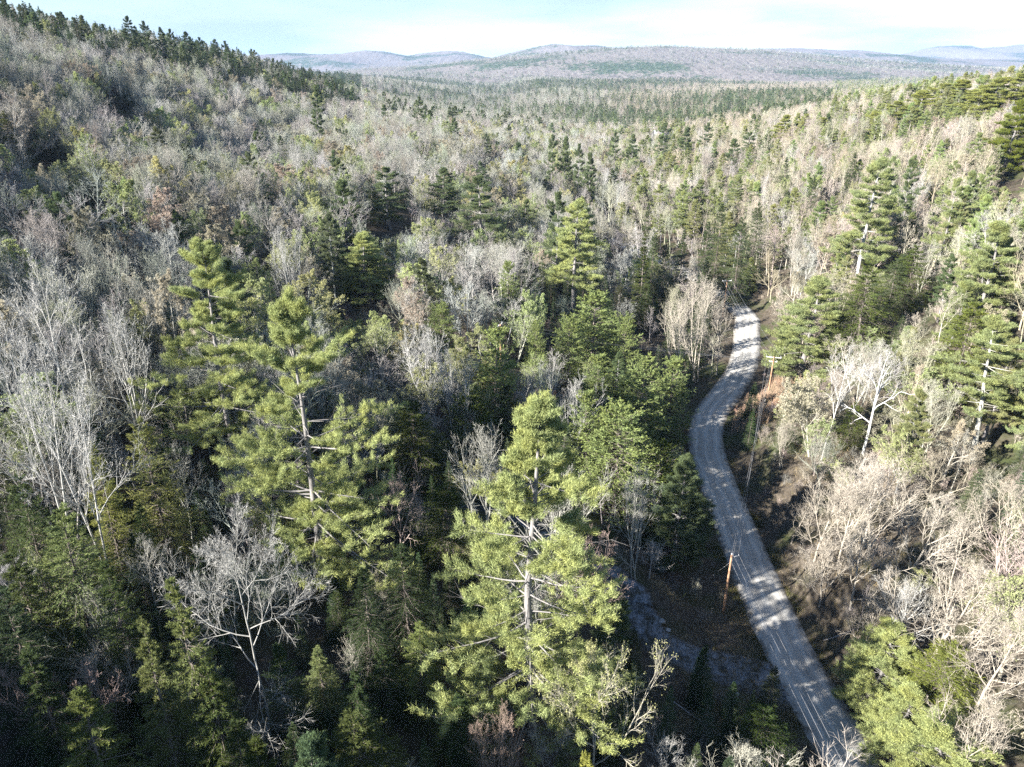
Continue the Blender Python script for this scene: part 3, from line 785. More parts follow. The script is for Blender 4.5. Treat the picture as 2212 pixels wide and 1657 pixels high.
# ridge-top pines
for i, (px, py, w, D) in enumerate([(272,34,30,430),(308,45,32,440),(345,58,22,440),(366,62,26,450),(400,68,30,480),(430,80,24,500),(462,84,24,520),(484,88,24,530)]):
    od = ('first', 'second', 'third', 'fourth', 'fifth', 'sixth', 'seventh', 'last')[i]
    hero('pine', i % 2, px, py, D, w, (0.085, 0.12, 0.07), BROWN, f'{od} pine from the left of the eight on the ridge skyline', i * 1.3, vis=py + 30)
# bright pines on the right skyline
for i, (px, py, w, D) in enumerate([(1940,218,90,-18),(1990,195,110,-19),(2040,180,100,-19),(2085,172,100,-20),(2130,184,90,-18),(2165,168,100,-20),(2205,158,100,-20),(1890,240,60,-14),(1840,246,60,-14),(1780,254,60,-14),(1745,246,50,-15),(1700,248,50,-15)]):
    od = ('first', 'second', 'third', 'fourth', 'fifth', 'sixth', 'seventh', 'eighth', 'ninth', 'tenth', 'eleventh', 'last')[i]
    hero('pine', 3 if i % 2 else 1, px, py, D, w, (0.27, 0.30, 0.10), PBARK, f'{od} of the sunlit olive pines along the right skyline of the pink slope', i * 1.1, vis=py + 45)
# mid-distance groups of pines
for i, (px, py, w, D) in enumerate([(1195,290,34,330),(1222,295,36,330),(1250,310,34,325),(1275,330,30,320),(1330,285,30,420),(1370,290,34,420),(1440,265,40,460),(1485,275,40,450),(1530,265,36,470),(1585,300,44,380),(1620,285,44,400),(1660,290,44,390)]):
    od = ('first', 'second', 'third', 'fourth', 'fifth', 'sixth', 'seventh', 'eighth', 'ninth', 'tenth', 'eleventh', 'last')[i]
    hero('pine', (i * 2 + 1) % 4, px, py, D, w, G_PINE2, PBARK, f'{od} pine of the clumps in the valley between lone bright pine and small house', i * 0.9, vis=py + 40)
for i, (px, py, w, D) in enumerate([(1400,440,26,240),(1440,520,40,190),(1480,500,40,195),(1415,500,34,200),(1560,440,55,215),(1605,470,60,200),(1530,480,45,205),(1640,440,50,215),(1850,330,34,270),(1760,380,36,250),(1700,340,34,300),(1940,560,80,150)]):
    od = ('first', 'second', 'third', 'fourth', 'fifth', 'sixth', 'seventh', 'eighth', 'ninth', 'tenth', 'eleventh', 'last')[i]
    hero('hemlock' if i % 2 else 'spruce', i % 2, px, py, D, w, G_HEM, BROWN, f'{od} of the dark evergreens where the road vanishes into the wood', i, vis=py + 40)
# near spruces and hemlocks; lit and shaded looks are put into the tints
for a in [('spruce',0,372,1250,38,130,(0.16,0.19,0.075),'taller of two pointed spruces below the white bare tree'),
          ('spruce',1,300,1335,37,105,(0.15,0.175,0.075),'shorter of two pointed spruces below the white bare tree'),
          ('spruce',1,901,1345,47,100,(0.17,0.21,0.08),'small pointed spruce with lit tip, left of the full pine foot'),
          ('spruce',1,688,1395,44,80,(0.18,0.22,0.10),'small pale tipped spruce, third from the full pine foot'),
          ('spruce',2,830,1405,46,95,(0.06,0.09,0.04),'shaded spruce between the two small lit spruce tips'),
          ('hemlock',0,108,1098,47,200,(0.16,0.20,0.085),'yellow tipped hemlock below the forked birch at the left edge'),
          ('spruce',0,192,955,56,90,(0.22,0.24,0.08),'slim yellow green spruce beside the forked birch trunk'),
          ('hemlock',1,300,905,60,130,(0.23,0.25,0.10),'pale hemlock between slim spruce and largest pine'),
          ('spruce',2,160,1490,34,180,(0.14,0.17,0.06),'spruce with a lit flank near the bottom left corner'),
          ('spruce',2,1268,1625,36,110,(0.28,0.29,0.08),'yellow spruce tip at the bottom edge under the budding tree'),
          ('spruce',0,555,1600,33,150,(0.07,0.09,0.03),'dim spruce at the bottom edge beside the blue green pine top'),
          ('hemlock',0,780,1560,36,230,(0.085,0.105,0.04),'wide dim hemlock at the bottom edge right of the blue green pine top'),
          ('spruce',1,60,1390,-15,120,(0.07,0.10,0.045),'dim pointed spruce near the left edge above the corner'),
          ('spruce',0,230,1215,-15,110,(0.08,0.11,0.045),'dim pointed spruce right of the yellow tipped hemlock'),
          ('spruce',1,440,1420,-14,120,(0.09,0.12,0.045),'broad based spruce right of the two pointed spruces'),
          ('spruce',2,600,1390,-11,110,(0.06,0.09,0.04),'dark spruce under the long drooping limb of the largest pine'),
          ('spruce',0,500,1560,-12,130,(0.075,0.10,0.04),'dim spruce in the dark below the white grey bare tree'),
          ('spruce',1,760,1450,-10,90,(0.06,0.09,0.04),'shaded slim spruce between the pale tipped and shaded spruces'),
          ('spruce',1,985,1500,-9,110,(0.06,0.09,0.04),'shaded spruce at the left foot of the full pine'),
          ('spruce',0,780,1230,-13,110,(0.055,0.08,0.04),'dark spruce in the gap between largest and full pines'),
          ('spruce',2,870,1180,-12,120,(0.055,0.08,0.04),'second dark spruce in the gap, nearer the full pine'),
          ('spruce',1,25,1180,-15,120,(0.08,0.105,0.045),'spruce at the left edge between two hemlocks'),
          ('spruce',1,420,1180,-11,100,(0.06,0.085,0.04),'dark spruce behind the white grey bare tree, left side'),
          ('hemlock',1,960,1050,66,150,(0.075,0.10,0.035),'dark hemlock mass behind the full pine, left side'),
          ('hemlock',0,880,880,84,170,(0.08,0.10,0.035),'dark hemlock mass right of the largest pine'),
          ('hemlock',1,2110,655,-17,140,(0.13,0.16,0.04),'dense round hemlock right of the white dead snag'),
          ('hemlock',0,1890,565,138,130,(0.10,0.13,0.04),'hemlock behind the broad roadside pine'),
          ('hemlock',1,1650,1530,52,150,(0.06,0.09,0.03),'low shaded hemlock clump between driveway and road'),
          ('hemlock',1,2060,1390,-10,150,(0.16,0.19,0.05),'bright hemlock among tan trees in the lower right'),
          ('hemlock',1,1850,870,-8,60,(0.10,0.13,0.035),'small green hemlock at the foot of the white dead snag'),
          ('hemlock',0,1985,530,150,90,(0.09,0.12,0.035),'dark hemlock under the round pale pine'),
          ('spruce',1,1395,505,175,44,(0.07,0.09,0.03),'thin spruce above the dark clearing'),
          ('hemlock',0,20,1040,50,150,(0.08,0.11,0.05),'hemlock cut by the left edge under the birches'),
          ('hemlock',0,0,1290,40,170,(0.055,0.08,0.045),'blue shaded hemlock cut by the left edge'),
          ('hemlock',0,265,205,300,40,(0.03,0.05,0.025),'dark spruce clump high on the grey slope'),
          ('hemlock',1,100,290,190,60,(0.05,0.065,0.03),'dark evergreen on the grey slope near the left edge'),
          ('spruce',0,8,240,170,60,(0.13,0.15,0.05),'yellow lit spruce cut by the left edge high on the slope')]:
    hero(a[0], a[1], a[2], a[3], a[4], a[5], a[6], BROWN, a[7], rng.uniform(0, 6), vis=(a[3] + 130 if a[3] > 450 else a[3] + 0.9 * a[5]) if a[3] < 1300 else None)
for i, (px, py, D, w, v, lab) in enumerate([(1285,640,128,130,0,'wide yellow green cedar left of the dark clearing'),(1232,690,122,80,1,'lower cedar on the left flank of the wide one by the clearing'),
          (1350,690,126,80,1,'lower cedar on the right flank of the wide one by the clearing'),(1300,770,112,80,0,'small bright cedar under the power lines'),
          (1388,785,-17,120,1,'yellow topped cedar clump before the road bend'),(1455,775,-17,90,0,'tall cedar touching the road bend'),
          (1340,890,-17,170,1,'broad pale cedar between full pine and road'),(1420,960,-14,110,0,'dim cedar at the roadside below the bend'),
          (1065,715,98,110,0,'cedar with lit top in the middle of the wood'),(1160,700,118,50,1,'narrow bright cedar top behind the lit cedar'),
          (1100,570,140,56,0,'slim cedar at the middle of the wood, lit on its left'),(950,660,118,70,1,'green cedar among bare trees below the slope pines'),
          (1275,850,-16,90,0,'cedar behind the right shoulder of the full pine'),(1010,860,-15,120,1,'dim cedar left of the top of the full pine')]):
    hero('cedar', v, px, py, D, w, G_CED if i not in (7, 13) else (0.10, 0.13, 0.04), BROWN, lab, i * 0.7, vis=py + 0.9 * w)  # the two dim cedars have shade put into a darker tint
# near bare trees
M_B1 = bare_tree('wide_maple', 301, h=17, trunk_frac=0.24, spread=1.2, nl=12, trop=0.035, lim=0.62, n2=11, n3=9, n4=8, rad=0.125, wander=0.12, tw=0.009)
M_B4 = bare_tree('young_leaf_maple', 302, h=15, trunk_frac=0.25, spread=0.95, nl=9, trop=0.04, lim=0.58, n2=8, n3=7, n4=6, rad=0.17, wander=0.14, leaves=2, leaf=0.11)
M_B8 = bare_tree('tan_maple', 303, h=17, trunk_frac=0.15, spread=0.85, nl=12, trop=0.07, lim=0.52, n2=9, n3=8, n4=6, rad=0.2, wander=0.10)
M_SNAG = bare_tree('snag', 304, h=15, trunk_frac=0.35, spread=0.75, nl=7, trop=0.03, lim=0.40, n2=4, n3=3, n4=2, rad=0.26, wander=0.17, tw=0.012)
for a in [('maple',M_B1,490,1062,45,440,(0.37,0.36,0.335),'white grey bare tree with wide drooping crown, below the largest pine'),
          ('birch',None,105,755,55,230,WHITE,'forked white birch in front of the left edge of the wood',1),
          ('birch',None,45,540,72,190,WHITE,'tall birch behind the forked white birch at the left edge',0),
          ('birch',None,5,690,56,160,WHITE,'leaning birch cut by the left edge of the photo',1),
          ('maple',None,235,640,74,190,LGREY,'pale bare tree between birches and flat tiered pine',1),
          ('bud',M_B4,1300,1370,44,230,(0.40,0.37,0.30),'low wide tree with sparse yellow leaves beside the driveway'),
          ('maple',None,1070,1545,-12,150,(0.36,0.27,0.22),'small reddish bare tree at the bottom edge below the full pine',4),
          ('maple',None,1450,1575,-9,130,LGREY,'small white bare tree at the bottom edge near the road',0),
          ('maple',None,120,1400,-13,220,(0.36,0.27,0.24),'sparse reddish bare tree in the bottom left corner',2),
          ('maple',None,1530,585,148,130,LTAN,'tall pale tree clump left of the road where it vanishes',4),
          ('maple',None,1480,640,142,90,LTAN,'shorter pale tree beside the tall clump left of the road',1),
          ('maple',None,1568,640,152,70,LTAN,'pale bare tree leaning on the road edge behind the tall clump',0),
          ('birch',None,1825,735,-21,95,WHITE,'white birch standing clear above the tan wood right of the pole',0),
          ('birch',M_SNAG,1915,745,-19,130,(0.68,0.67,0.65),'white dead snag with crooked bare boughs in the tan wood'),
          ('maple',M_B8,1800,1010,-15,140,TAN,'wide tan bare tree leaning towards the road below the brush'),
          ('maple',M_B8,1930,980,-16,220,TAN,'broad tan bare tree in the middle of the tan wood'),
          ('maple',M_B8,2080,1190,-16,260,TAN,'largest tan bare tree in the lower right of the tan wood'),
          ('maple',M_B8,2190,1290,-15,220,TAN,'tan bare tree cut by the right edge of the photo'),
          ('maple',M_B8,1805,1150,-12,150,TAN,'tan bare tree with low boughs reaching out over the bank by the plain pole'),
          ('maple',M_B8,1880,1130,-13,150,LTAN,'pale tan tree behind the low boughed one on the bank'),
          ('maple',M_B8,1900,1255,-11,120,TAN,'tan tree just above the young roadside pine'),
          ('maple',None,1850,1030,-14,130,TAN,'tan tree between the white birch foot and the plain pole',1),
          ('maple',M_B8,2010,1060,-15,190,LTAN,'pale broad tree below the white dead snag'),
          ('maple',None,2110,1080,-15,170,TAN,'tan tree below the pale trunked pine',3),
          ('maple',None,1980,1240,-13,150,LGREY,'grey bare tree among the tan ones above the young roadside pine',0),
          ('maple',None,2150,1480,-15,190,TAN,'leaning tan tree above the bushy pine in the corner',1),
          ('maple',None,1775,985,-10,80,TAN,'small tan tree just below the brush at the crossarm pole',3),
          ('maple',None,920,700,96,150,LGREY,'fan shaped pale bare tree in the middle of the wood',1),
          ('maple',None,985,740,94,130,LGREY,'fan shaped bare tree right of the other fan shaped tree',4),
          ('maple',None,610,480,128,110,LGREY,'white vase shaped bare tree behind the flat tiered pine',4),
          ('maple',None,640,300,230,60,LGREY,'white fan shaped bare tree high on the slope',4),
          ('maple',None,850,1000,64,110,(0.36,0.29,0.26),'small pinkish bare tree in the dark gap right of the largest pine',0),
          ('maple',None,370,960,62,110,GREY,'dim bare tree in front of the flat tiered pine trunk',3),
          ('maple',None,1050,910,64,80,GREY,'grey bare tree tucked behind the left side of the full pine',1),
          ('maple',None,1215,985,60,70,GREY,'grey bare tree behind the right side of the full pine',0),
          ('maple',None,1250,1130,56,80,(0.33,0.25,0.22),'small reddish bare tree right of the full pine',2),
          ('bud',None,340,590,92,130,GREY,'peach tinted flat topped tree behind the pale bare tree',2),
          ('maple',None,720,780,84,90,GREY,'bare tree behind the right boughs of the largest pine',3),
          ('maple',None,1240,800,96,70,LGREY,'white bare tree left of the yellow topped cedar',0),
          ('maple',None,1390,1010,76,80,GREY,'small bare tree inside the broad pale cedar',4)]:
    v = a[8] if len(a) > 8 else 0
    tint = B_YEL if a[1] is M_B4 else (0.42, 0.375, 0.285)
    hero(a[0], v, a[2], a[3], a[4], a[5], tint, a[6], a[7], rng.uniform(0, 6), p=a[1], vis=a[3] + (0.75 * a[5] if a[3] < 1300 else 200))

for i, (dx, yy, hh, lab) in enumerate([(-10, 150, 13, 'added dark hemlock left of the road just before it vanishes'), (-12, 163, 15, 'second added dark hemlock left of the road, behind the first'),  # hemlocks added sunward of the road end for their shade on it
          (-11, 176, 14, 'third added dark hemlock left of the road, at the far pole'), (-13, 189, 15, 'last added dark hemlock left of the road at its end'), (-17, 157, 15, 'added dark hemlock set back from the road behind the tall pale clump'), (-9, 200, 14, 'added hemlock on the left verge where the road disappears')]):
    xr = float(np.interp(yy, ROAD[60:, 1], ROAD[60:, 0])); p = HEMLOCK[i % 2]; x_, y_ = xr + dx, yy
    put_tree('hemlock', p, (x_, y_, Hs(x_, y_)), i * 1.0, hh / p.h, hh / p.h * 0.95, (.085, .115, .055), BROWN, lab, True); hero_pos.append((x_, y_, 2.5))
# ------------------------------------------------------------------ fill the wood
for q, d in [(ROAD[i], 0) for i in range(0, len(ROAD), 2)]:
    if 50 < q[1] < 196:
        for off in (-2.6, 0, 2.6):
            pp = project([q[0] + off, q[1], q[2]])[0]; keep_clear(pp[0], pp[1], q[1])
        if q[1] < 115:
            pp = project([q[0] + 5.5, q[1], q[2]])[0]; keep_clear(pp[0], pp[1], q[1])
for q in DRIVE[::3]:
    pp = project([q[0], q[1], q[2]])[0]; keep_clear(pp[0], pp[1], q[1])
for x in (1430, 1500, 1570, 1640):
    for y in (1520, 1600): keep_clear(x, y, 58)
clear_line([(1581,1195),(1562,1330)], 78, 14)
clear_line([(1672,768),(1655,885)], 135, 12)
for x in (1380, 1410, 1440):
    for y in (690, 725, 760, 790): keep_clear(x, y, 170)
for x in (1620, 1650, 1690):
    for y in (825, 860): keep_clear(x, y, 112)
keep_clear(1570, 607, 185); keep_clear(1425, 283, 590); keep_clear(1432, 287, 590)
for x in (1300, 1340, 1400, 1440): keep_clear(x, 745, 140)
hero_pos += [(*at(1572, 1260, 76)[:2], 7.0), (*at(1665, 820, 135)[:2], 5.0)]
CL = np.array(clear); HP = np.array(hero_pos)

GRID = ["CCCCCVVVVVVVVVVV",
        "GGGCGGVVVVVVVWWW",
        "GGMGMMGMMMWPPPPW",
        "GMMMOMMMOPPPPPPW",
        "GMMMMMMGDDDTPWDP",
        "GGMMMMMOODDDTTWW",
        "GGDDDMOMDODDTTTW",
        "DDDDDDDMMDDDTTTT",
        "DDDGDDDDDDDDTTTT",
        "DDDDDDDDDDDDTTTT",
        "DDDDDDDDDDDDDWTT",
        "DDDDDDDDDDDDDWWT"]
#          maple slim birch bud pine spruce hemlock cedar
MIX = {'C': (.10, .00, .02, .03, .10, .50, .25, 0), 'G': (.49, .04, .10, .26, .00, .05, .06, 0), 'M': (.32, .04, .07, .39, .03, .05, .10, .00),
       'O': (.36, .05, .04, .36, .05, .03, .06, .05), 'D': (.20, .00, .02, .06, .02, .45, .25, .00), 'P': (.18, .46, .06, .10, .16, .01, .03, 0),
       'W': (.16, .24, .05, .08, .38, .03, .06, 0), 'T': (.48, .14, .03, .22, .05, .01, .07, 0), 'V': (.48, .14, .04, .08, .14, .08, .04, 0)}
KORD = ('maple', 'slim', 'birch', 'bud', 'pine', 'spruce', 'hemlock', 'cedar')
HR = {'maple': (12, 18), 'slim': (14, 20), 'birch': (14, 19), 'bud': (11, 16.5), 'pine': (13, 20), 'spruce': (7, 13), 'hemlock': (7, 13), 'cedar': (8, 13)}
def snoise(x, y):
    return (np.sin(x / 170 + 1.7 * np.sin(y / 260)) + np.sin(y / 210 + 1.3 * np.sin(x / 140) + 2) + 0.7 * np.sin(x / 60 + y / 75)) / 2.7
def lattice(x0, x1, y0, y1, s, halfw):
    xs = np.arange(x0, x1, s); ys = np.arange(y0, y1, s * 0.9)
    X, Y = np.meshgrid(xs, ys); X = X + (np.arange(len(ys)) % 2)[:, None] * s / 2
    X = X + rng.uniform(-.42, .42, X.shape) * s; Y = Y + rng.uniform(-.42, .42, Y.shape) * s
    X, Y = X.ravel(), Y.ravel(); m = halfw(X, Y)
    return X[m], Y[m]
cand = []
def jit(c, a=0.14):
    f = rng.uniform(1 - a, 1 + a); return tuple(float(max(0.01, v * f * rng.uniform(1 - a * .4, 1 + a * .4))) for v in c)
def looks(kind, x, y, code):
    warm = np.clip((x - 0.10 * y) / 60.0, 0, 1)          # the pink tan wood stands on the right slope
    g = np.array(GREY) * (1 - warm) + np.array(TAN) * warm
    if kind in ('maple', 'slim'):
        g = g * (np.array((0.80, 0.79, 0.80)), np.array((1.0, 1.0, 1.0)), np.array((1.13, 1.13, 1.13)), np.array((0.94, 0.98, 0.86)))[rng.integers(4)]
        b = jit(g, 0.16); return b, b
    if kind == 'birch': return WHITE, jit(np.array(WHITE) * 0.9, 0.08)
    if kind == 'bud':
        t = [B_OLIVE, B_OLIVE, B_OLIVE, B_YEL, B_PEACH, B_PEACH][rng.integers(6)]
        return jit(t, 0.15), jit(g, 0.15)
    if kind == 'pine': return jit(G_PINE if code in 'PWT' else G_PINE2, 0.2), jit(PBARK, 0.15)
    if kind == 'spruce': return jit(G_SPR, 0.3), BROWN
    if kind == 'hemlock': return jit(G_HEM, 0.3), BROWN
    return jit(G_CED, 0.2), BROWN
def plant(X, Y, light, lo=None):
    Z = H(X, Y); PR = project(np.stack([X, Y, Z + 9], 1))
    dr, _ = polydist(X, Y, ROADS); dd, _ = polydist(X, Y, DRIVES)
    sn = snoise(X, Y)
    for x, y, z, pr, a, b, s in zip(X, Y, Z, PR, dr, dd, sn):
        if a < 6.5 or b < 4.5: continue
        if y < 400 and len(HP) and (np.hypot(HP[:, 0] - x, HP[:, 1] - y) < HP[:, 2]).any(): continue
        if 60 < y < 330 and math.sin(x / 5.3 + 2 * math.sin(y / 8.1)) * math.sin(y / 6.7 + 1.5 * math.sin(x / 9.7)) > 0.72: continue
        px, py = pr[0], pr[1]
        inside = pr[2] > 5 and -150 < px < 2362 and -60 < py < 1800
        if light and not inside: continue
        c = min(15, max(0, int(px * S / 64))); r_ = min(11, max(0, int(py * S / 64)))
        code = GRID[r_][c] if pr[2] > 5 else 'D'
        if code == 'C': code = 'G'
        if y > 190 and px < 780 and py < 82 + 0.2 * px: code = 'C'
        w = np.array(MIX[code])
        if code == 'V':
            f = 1 / (1 + math.exp(-(s - 0.08) * 9)); w = np.array([.60, .2, .02, .08, .04, .04, .02, 0]) * (1 - f) + np.array([.20, .04, 0, .03, .40, .27, .06, 0]) * f
        kind = KORD[rng.choice(8, p=w / w.sum())]
        vs_ = KINDS[kind]; v = int(rng.integers(len(vs_))); p = vs_[v]
        h = rng.uniform(*HR[kind]); sz = h / p.h
        if code == 'C' and kind in ('spruce', 'hemlock'): sz *= 1.4
        if a < 11: sz *= 0.72
        if code == 'D' and r_ >= 7 and c < 9: sz *= 0.72
        sr = sz * rng.uniform(0.85, 1.15)
        if y < 330 and inside:
            for trial in range(3):
                hh, rr = p.h * sz, p.r * sr
                q = project([[x, y, z + hh], [x, y, z + hh * 0.15]])
                rp_ = rr * FPX / q[0, 2] / S * (0.9 if x < 12 or y > 125 or y < 58 else 0.45)
                hit = (CL[:, 2] > y + 1) & (np.abs(CL[:, 0] - q[0, 0]) < rp_) & (CL[:, 1] > q[0, 1]) & (CL[:, 1] < q[1, 1] + 4)
                if not hit.any(): break
                sz *= 0.66; sr *= 0.72
            else: continue
            if p.h * sz < 3.5: continue
        tint, bark = looks(kind, x, y, code)
        cand.append((kind, v, x, y, z, sz, sr, tint, bark, inside, px, py, pr[2], light))
wide = lambda X, Y: (np.abs(X) < 0.76 * np.maximum(Y, 0) + 55)
X, Y = lattice(-330, 330, -70, 330, 5.9, lambda X, Y: ((X > -0.76 * np.maximum(Y, 0) - 95) & (X < 0.76 * np.maximum(Y, 0) + 20)) & ((Y > 26) | (X < -14)))
plant(X, Y, False)
X, Y = lattice(-90, 40, 24, 100, 5.0, lambda X, Y: np.abs(X) < 0.75 * Y + 6); plant(X, Y, False)
X, Y = lattice(-95, -26, -45, 30, 7.0, lambda X, Y: (X < -26 - 0.5 * np.maximum(Y - 5, 0)))  # unseen tall pines behind and left of the view, set to shade the foreground
for x, y, z in zip(X, Y, H(X, Y)):
    v = int(rng.integers(3)); sz = rng.uniform(18, 23) / PINE[v].h
    cand.append(('pine', v, x, y, z, sz, sz * 1.1, jit(G_PINE2, .2), PBARK, False, -1, -1, 1.0, False))
X, Y = lattice(-600, 600, 330, 720, 7.6, wide); plant(X, Y, False)
X, Y = lattice(-1200, 1200, 720, 1400, 11.0, wide); plant(X, Y, True)
X, Y = lattice(-2600, 2600, 1400, 3300, 16.5, wide); plant(X, Y, True)
xs_, ys_, Zr = RIDGE[3]
X, Y = lattice(-3600, 3600, 3150, 4620, 25.0, lambda X, Y: (np.abs(X) < 0.74 * Y) & (X > xs_[0] + 20) & (X < xs_[-1] - 20))
fi = np.clip((Y - ys_[0]) / (ys_[1] - ys_[0]), 0, len(ys_) - 1.01).astype(int); fj = np.clip((X - xs_[0]) / (xs_[1] - xs_[0]), 0, len(xs_) - 1.01).astype(int)
for x, y, z, sn in zip(X, Y, Zr[fi, fj], snoise(X * 0.5, Y * 0.5)):
    con = rng.uniform() < 0.06 + 0.75 / (1 + math.exp(-(sn - 0.35) * 9)) * (1.25 - (y - 3150) / 1500)
    k = 'pine' if con else 'maple'; tint, bark = looks(k, 0, y, 'V')
    cand.append((k, 0, x, y, z - 3, 1, 1, tint, bark, True, 0, 0, y, True))
print('CANDIDATES', len(cand))

# the largest of each kind become single trees, the rest one mass per kind
LIMIT = {'maple': 190, 'slim': 90, 'birch': 50, 'bud': 110, 'pine': 50, 'spruce': 70, 'hemlock': 80, 'cedar': 30}
chosen = set()
for kind, lim in LIMIT.items():
    idx = [i for i, c in enumerate(cand) if c[0] == kind and c[9] and not c[13] and 0 <= c[10] <= 2212 and 0 <= c[11] <= 1640 and c[2] < 0.72 * c[3] + 8]
    idx.sort(key=lambda i: -(cand[i][5] * KINDS[kind][cand[i][1]].h) / cand[i][12])
    chosen.update(idx[:lim])
for i in sorted(chosen):
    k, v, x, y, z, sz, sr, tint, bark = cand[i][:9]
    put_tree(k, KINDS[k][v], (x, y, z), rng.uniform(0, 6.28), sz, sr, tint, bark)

def scatter(name, label, protos, rows):
    """one mass of trees: points with size, turn, form and tint, instanced by geometry nodes"""
    N = len(rows)
    me = bpy.data.meshes.new(name)
    me.vertices.add(N); me.vertices.foreach_set('co', np.array([r[:3] for r in rows], dtype=np.float32).ravel())
    def attr(nm, typ, arr, key):
        a_ = me.attributes.new(nm, typ, 'POINT'); a_.data.foreach_set(key, np.asarray(arr).ravel())
    attr('form', 'INT', np.array([r[3] for r in rows], dtype=np.int32), 'value')
    attr('turn', 'FLOAT_VECTOR', np.array([(0, 0, r[4]) for r in rows], dtype=np.float32), 'vector')
    attr('size', 'FLOAT_VECTOR', np.array([(r[6], r[6], r[5]) for r in rows], dtype=np.float32), 'vector')
    attr('tint', 'FLOAT_VECTOR', np.array([r[7] for r in rows], dtype=np.float32), 'vector')
    attr('bark', 'FLOAT_VECTOR', np.array([r[8] for r in rows], dtype=np.float32), 'vector')
    o = link(name, me); tag(o, label, None, None, 'stuff')
    ng = bpy.data.node_groups.new(name, 'GeometryNodeTree')
    ng.interface.new_socket('Geometry', in_out='INPUT', socket_type='NodeSocketGeometry')
    ng.interface.new_socket('Geometry', in_out='OUTPUT', socket_type='NodeSocketGeometry')
    gi, go = ng.nodes.new('NodeGroupInput'), ng.nodes.new('NodeGroupOutput')
    jn = ng.nodes.new('GeometryNodeJoinGeometry')
    def na(nm, typ):
        x_ = ng.nodes.new('GeometryNodeInputNamedAttribute'); x_.data_type = typ; x_.inputs['Name'].default_value = nm
        return x_.outputs['Attribute']
    f_, t_, s_ = na('form', 'INT'), na('turn', 'FLOAT_VECTOR'), na('size', 'FLOAT_VECTOR')
    for part in ('trunk', 'crown'):
        coll = bpy.data.collections.new(name + '_' + part)
        for i, p in enumerate(protos):
            coll.objects.link(bpy.data.objects.new('%s_%s_form_%02d' % (name, part, i), getattr(p, part)))
        ci = ng.nodes.new('GeometryNodeCollectionInfo'); ci.inputs['Collection'].default_value = coll
        ci.inputs['Separate Children'].default_value = True; ci.inputs['Reset Children'].default_value = True
        ip = ng.nodes.new('GeometryNodeInstanceOnPoints'); ip.inputs['Pick Instance'].default_value = True
        ng.links.new(gi.outputs[0], ip.inputs['Points']); ng.links.new(ci.outputs[0], ip.inputs['Instance'])
        ng.links.new(f_, ip.inputs['Instance Index']); ng.links.new(t_, ip.inputs['Rotation']); ng.links.new(s_, ip.inputs['Scale'])
        ng.links.new(ip.outputs[0], jn.inputs[0])
    ng.links.new(jn.outputs[0], go.inputs[0])
    o.modifiers.new('scatter', 'NODES').node_group = ng
    return o
rows = {k: [] for k in ('bare', 'bud', 'pine', 'evergreen', 'farb', 'farc')}
PACK = {'bare': MAPLE + SLIM + BIRCH, 'bud': BUD, 'pine': PINE, 'evergreen': SPRUCE + HEMLOCK + CEDAR, 'farb': FARB, 'farc': FARC}
OFF = {'maple': ('bare', 0), 'slim': ('bare', len(MAPLE)), 'birch': ('bare', len(MAPLE) + len(SLIM)), 'bud': ('bud', 0), 'pine': ('pine', 0), 'spruce': ('evergreen', 0), 'hemlock': ('evergreen', 3), 'cedar': ('evergreen', 5)}
for i, c in enumerate(cand):
    if i in chosen: continue
    k, v, x, y, z, sz, sr, tint, bark, ins, px, py, dep, light = c
    if light:
        far = min(2.2, 1.0 + (y - 720) / 2600.0)
        if k in ('maple', 'slim', 'birch', 'bud'): rows['farb'].append((x, y, z, int(rng.integers(2)), rng.uniform(0, 6), rng.uniform(.85, 1.15), far * rng.uniform(.8, 1.15), tint if k == 'bud' else bark, tuple(v_ * 0.82 for v_ in bark)))
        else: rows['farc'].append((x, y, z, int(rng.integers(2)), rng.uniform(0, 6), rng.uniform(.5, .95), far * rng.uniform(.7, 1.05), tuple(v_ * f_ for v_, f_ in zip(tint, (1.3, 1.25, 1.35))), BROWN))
    else:
        g_, o_ = OFF[k]; rows[g_].append((x, y, z, o_ + v, rng.uniform(0, 6), sz, sr, tint, bark))
for k, lab in (('bare', 'grey and tan bare treetops massed on the slopes'), ('bud', 'pale budding treetops massed on the slopes'), ('pine', 'pines massed on the farther slopes and outside the view'),
               ('evergreen', 'small dark evergreens massed between the bare trees'), ('farb', 'mauve bare wood of the far valley'), ('farc', 'dark conifer stands of the far valley')):
    nm = {'bare': 'bare_forest', 'bud': 'budding_forest', 'pine': 'pine_forest', 'evergreen': 'evergreen_forest', 'farb': 'valley_bare_forest', 'farc': 'valley_conifer_forest'}[k]
    scatter(nm, lab, PACK[k], rows[k]); print(nm, len(rows[k]))

# undergrowth: saplings and brush between the trees
X, Y = lattice(-150, 150, 22, 200, 3.4, lambda X, Y: (np.abs(X) < 0.72 * Y + 8) & (rng.uniform(0, 1, X.shape) < 0.75))
Z = H(X, Y); dr, _ = polydist(X, Y, ROADS); dd, _ = polydist(X, Y, DRIVES)
rw = []
for x, y, z, a, b in zip(X, Y, Z, dr, dd):
    if a < 5.2 or b < 4.2: continue
    if x < 8 and y < 110 and a > 9 and rng.uniform() < 0.6: continue
    s = rng.uniform(0.3, 0.9) * (0.45 if a < 9 else 1)
    w = np.clip((x - 0.10 * y) / 60.0, 0, 1)
    rw.append((x, y, z, 0, rng.uniform(0, 6), s, s * rng.uniform(.8, 1.3), GREY, jit(np.array((.20, .175, .15)) * (1 - w) + np.array(TAN) * w, .2)))
scatter('undergrowth', 'leafless brush and saplings under the trees', SHRUB, rw)
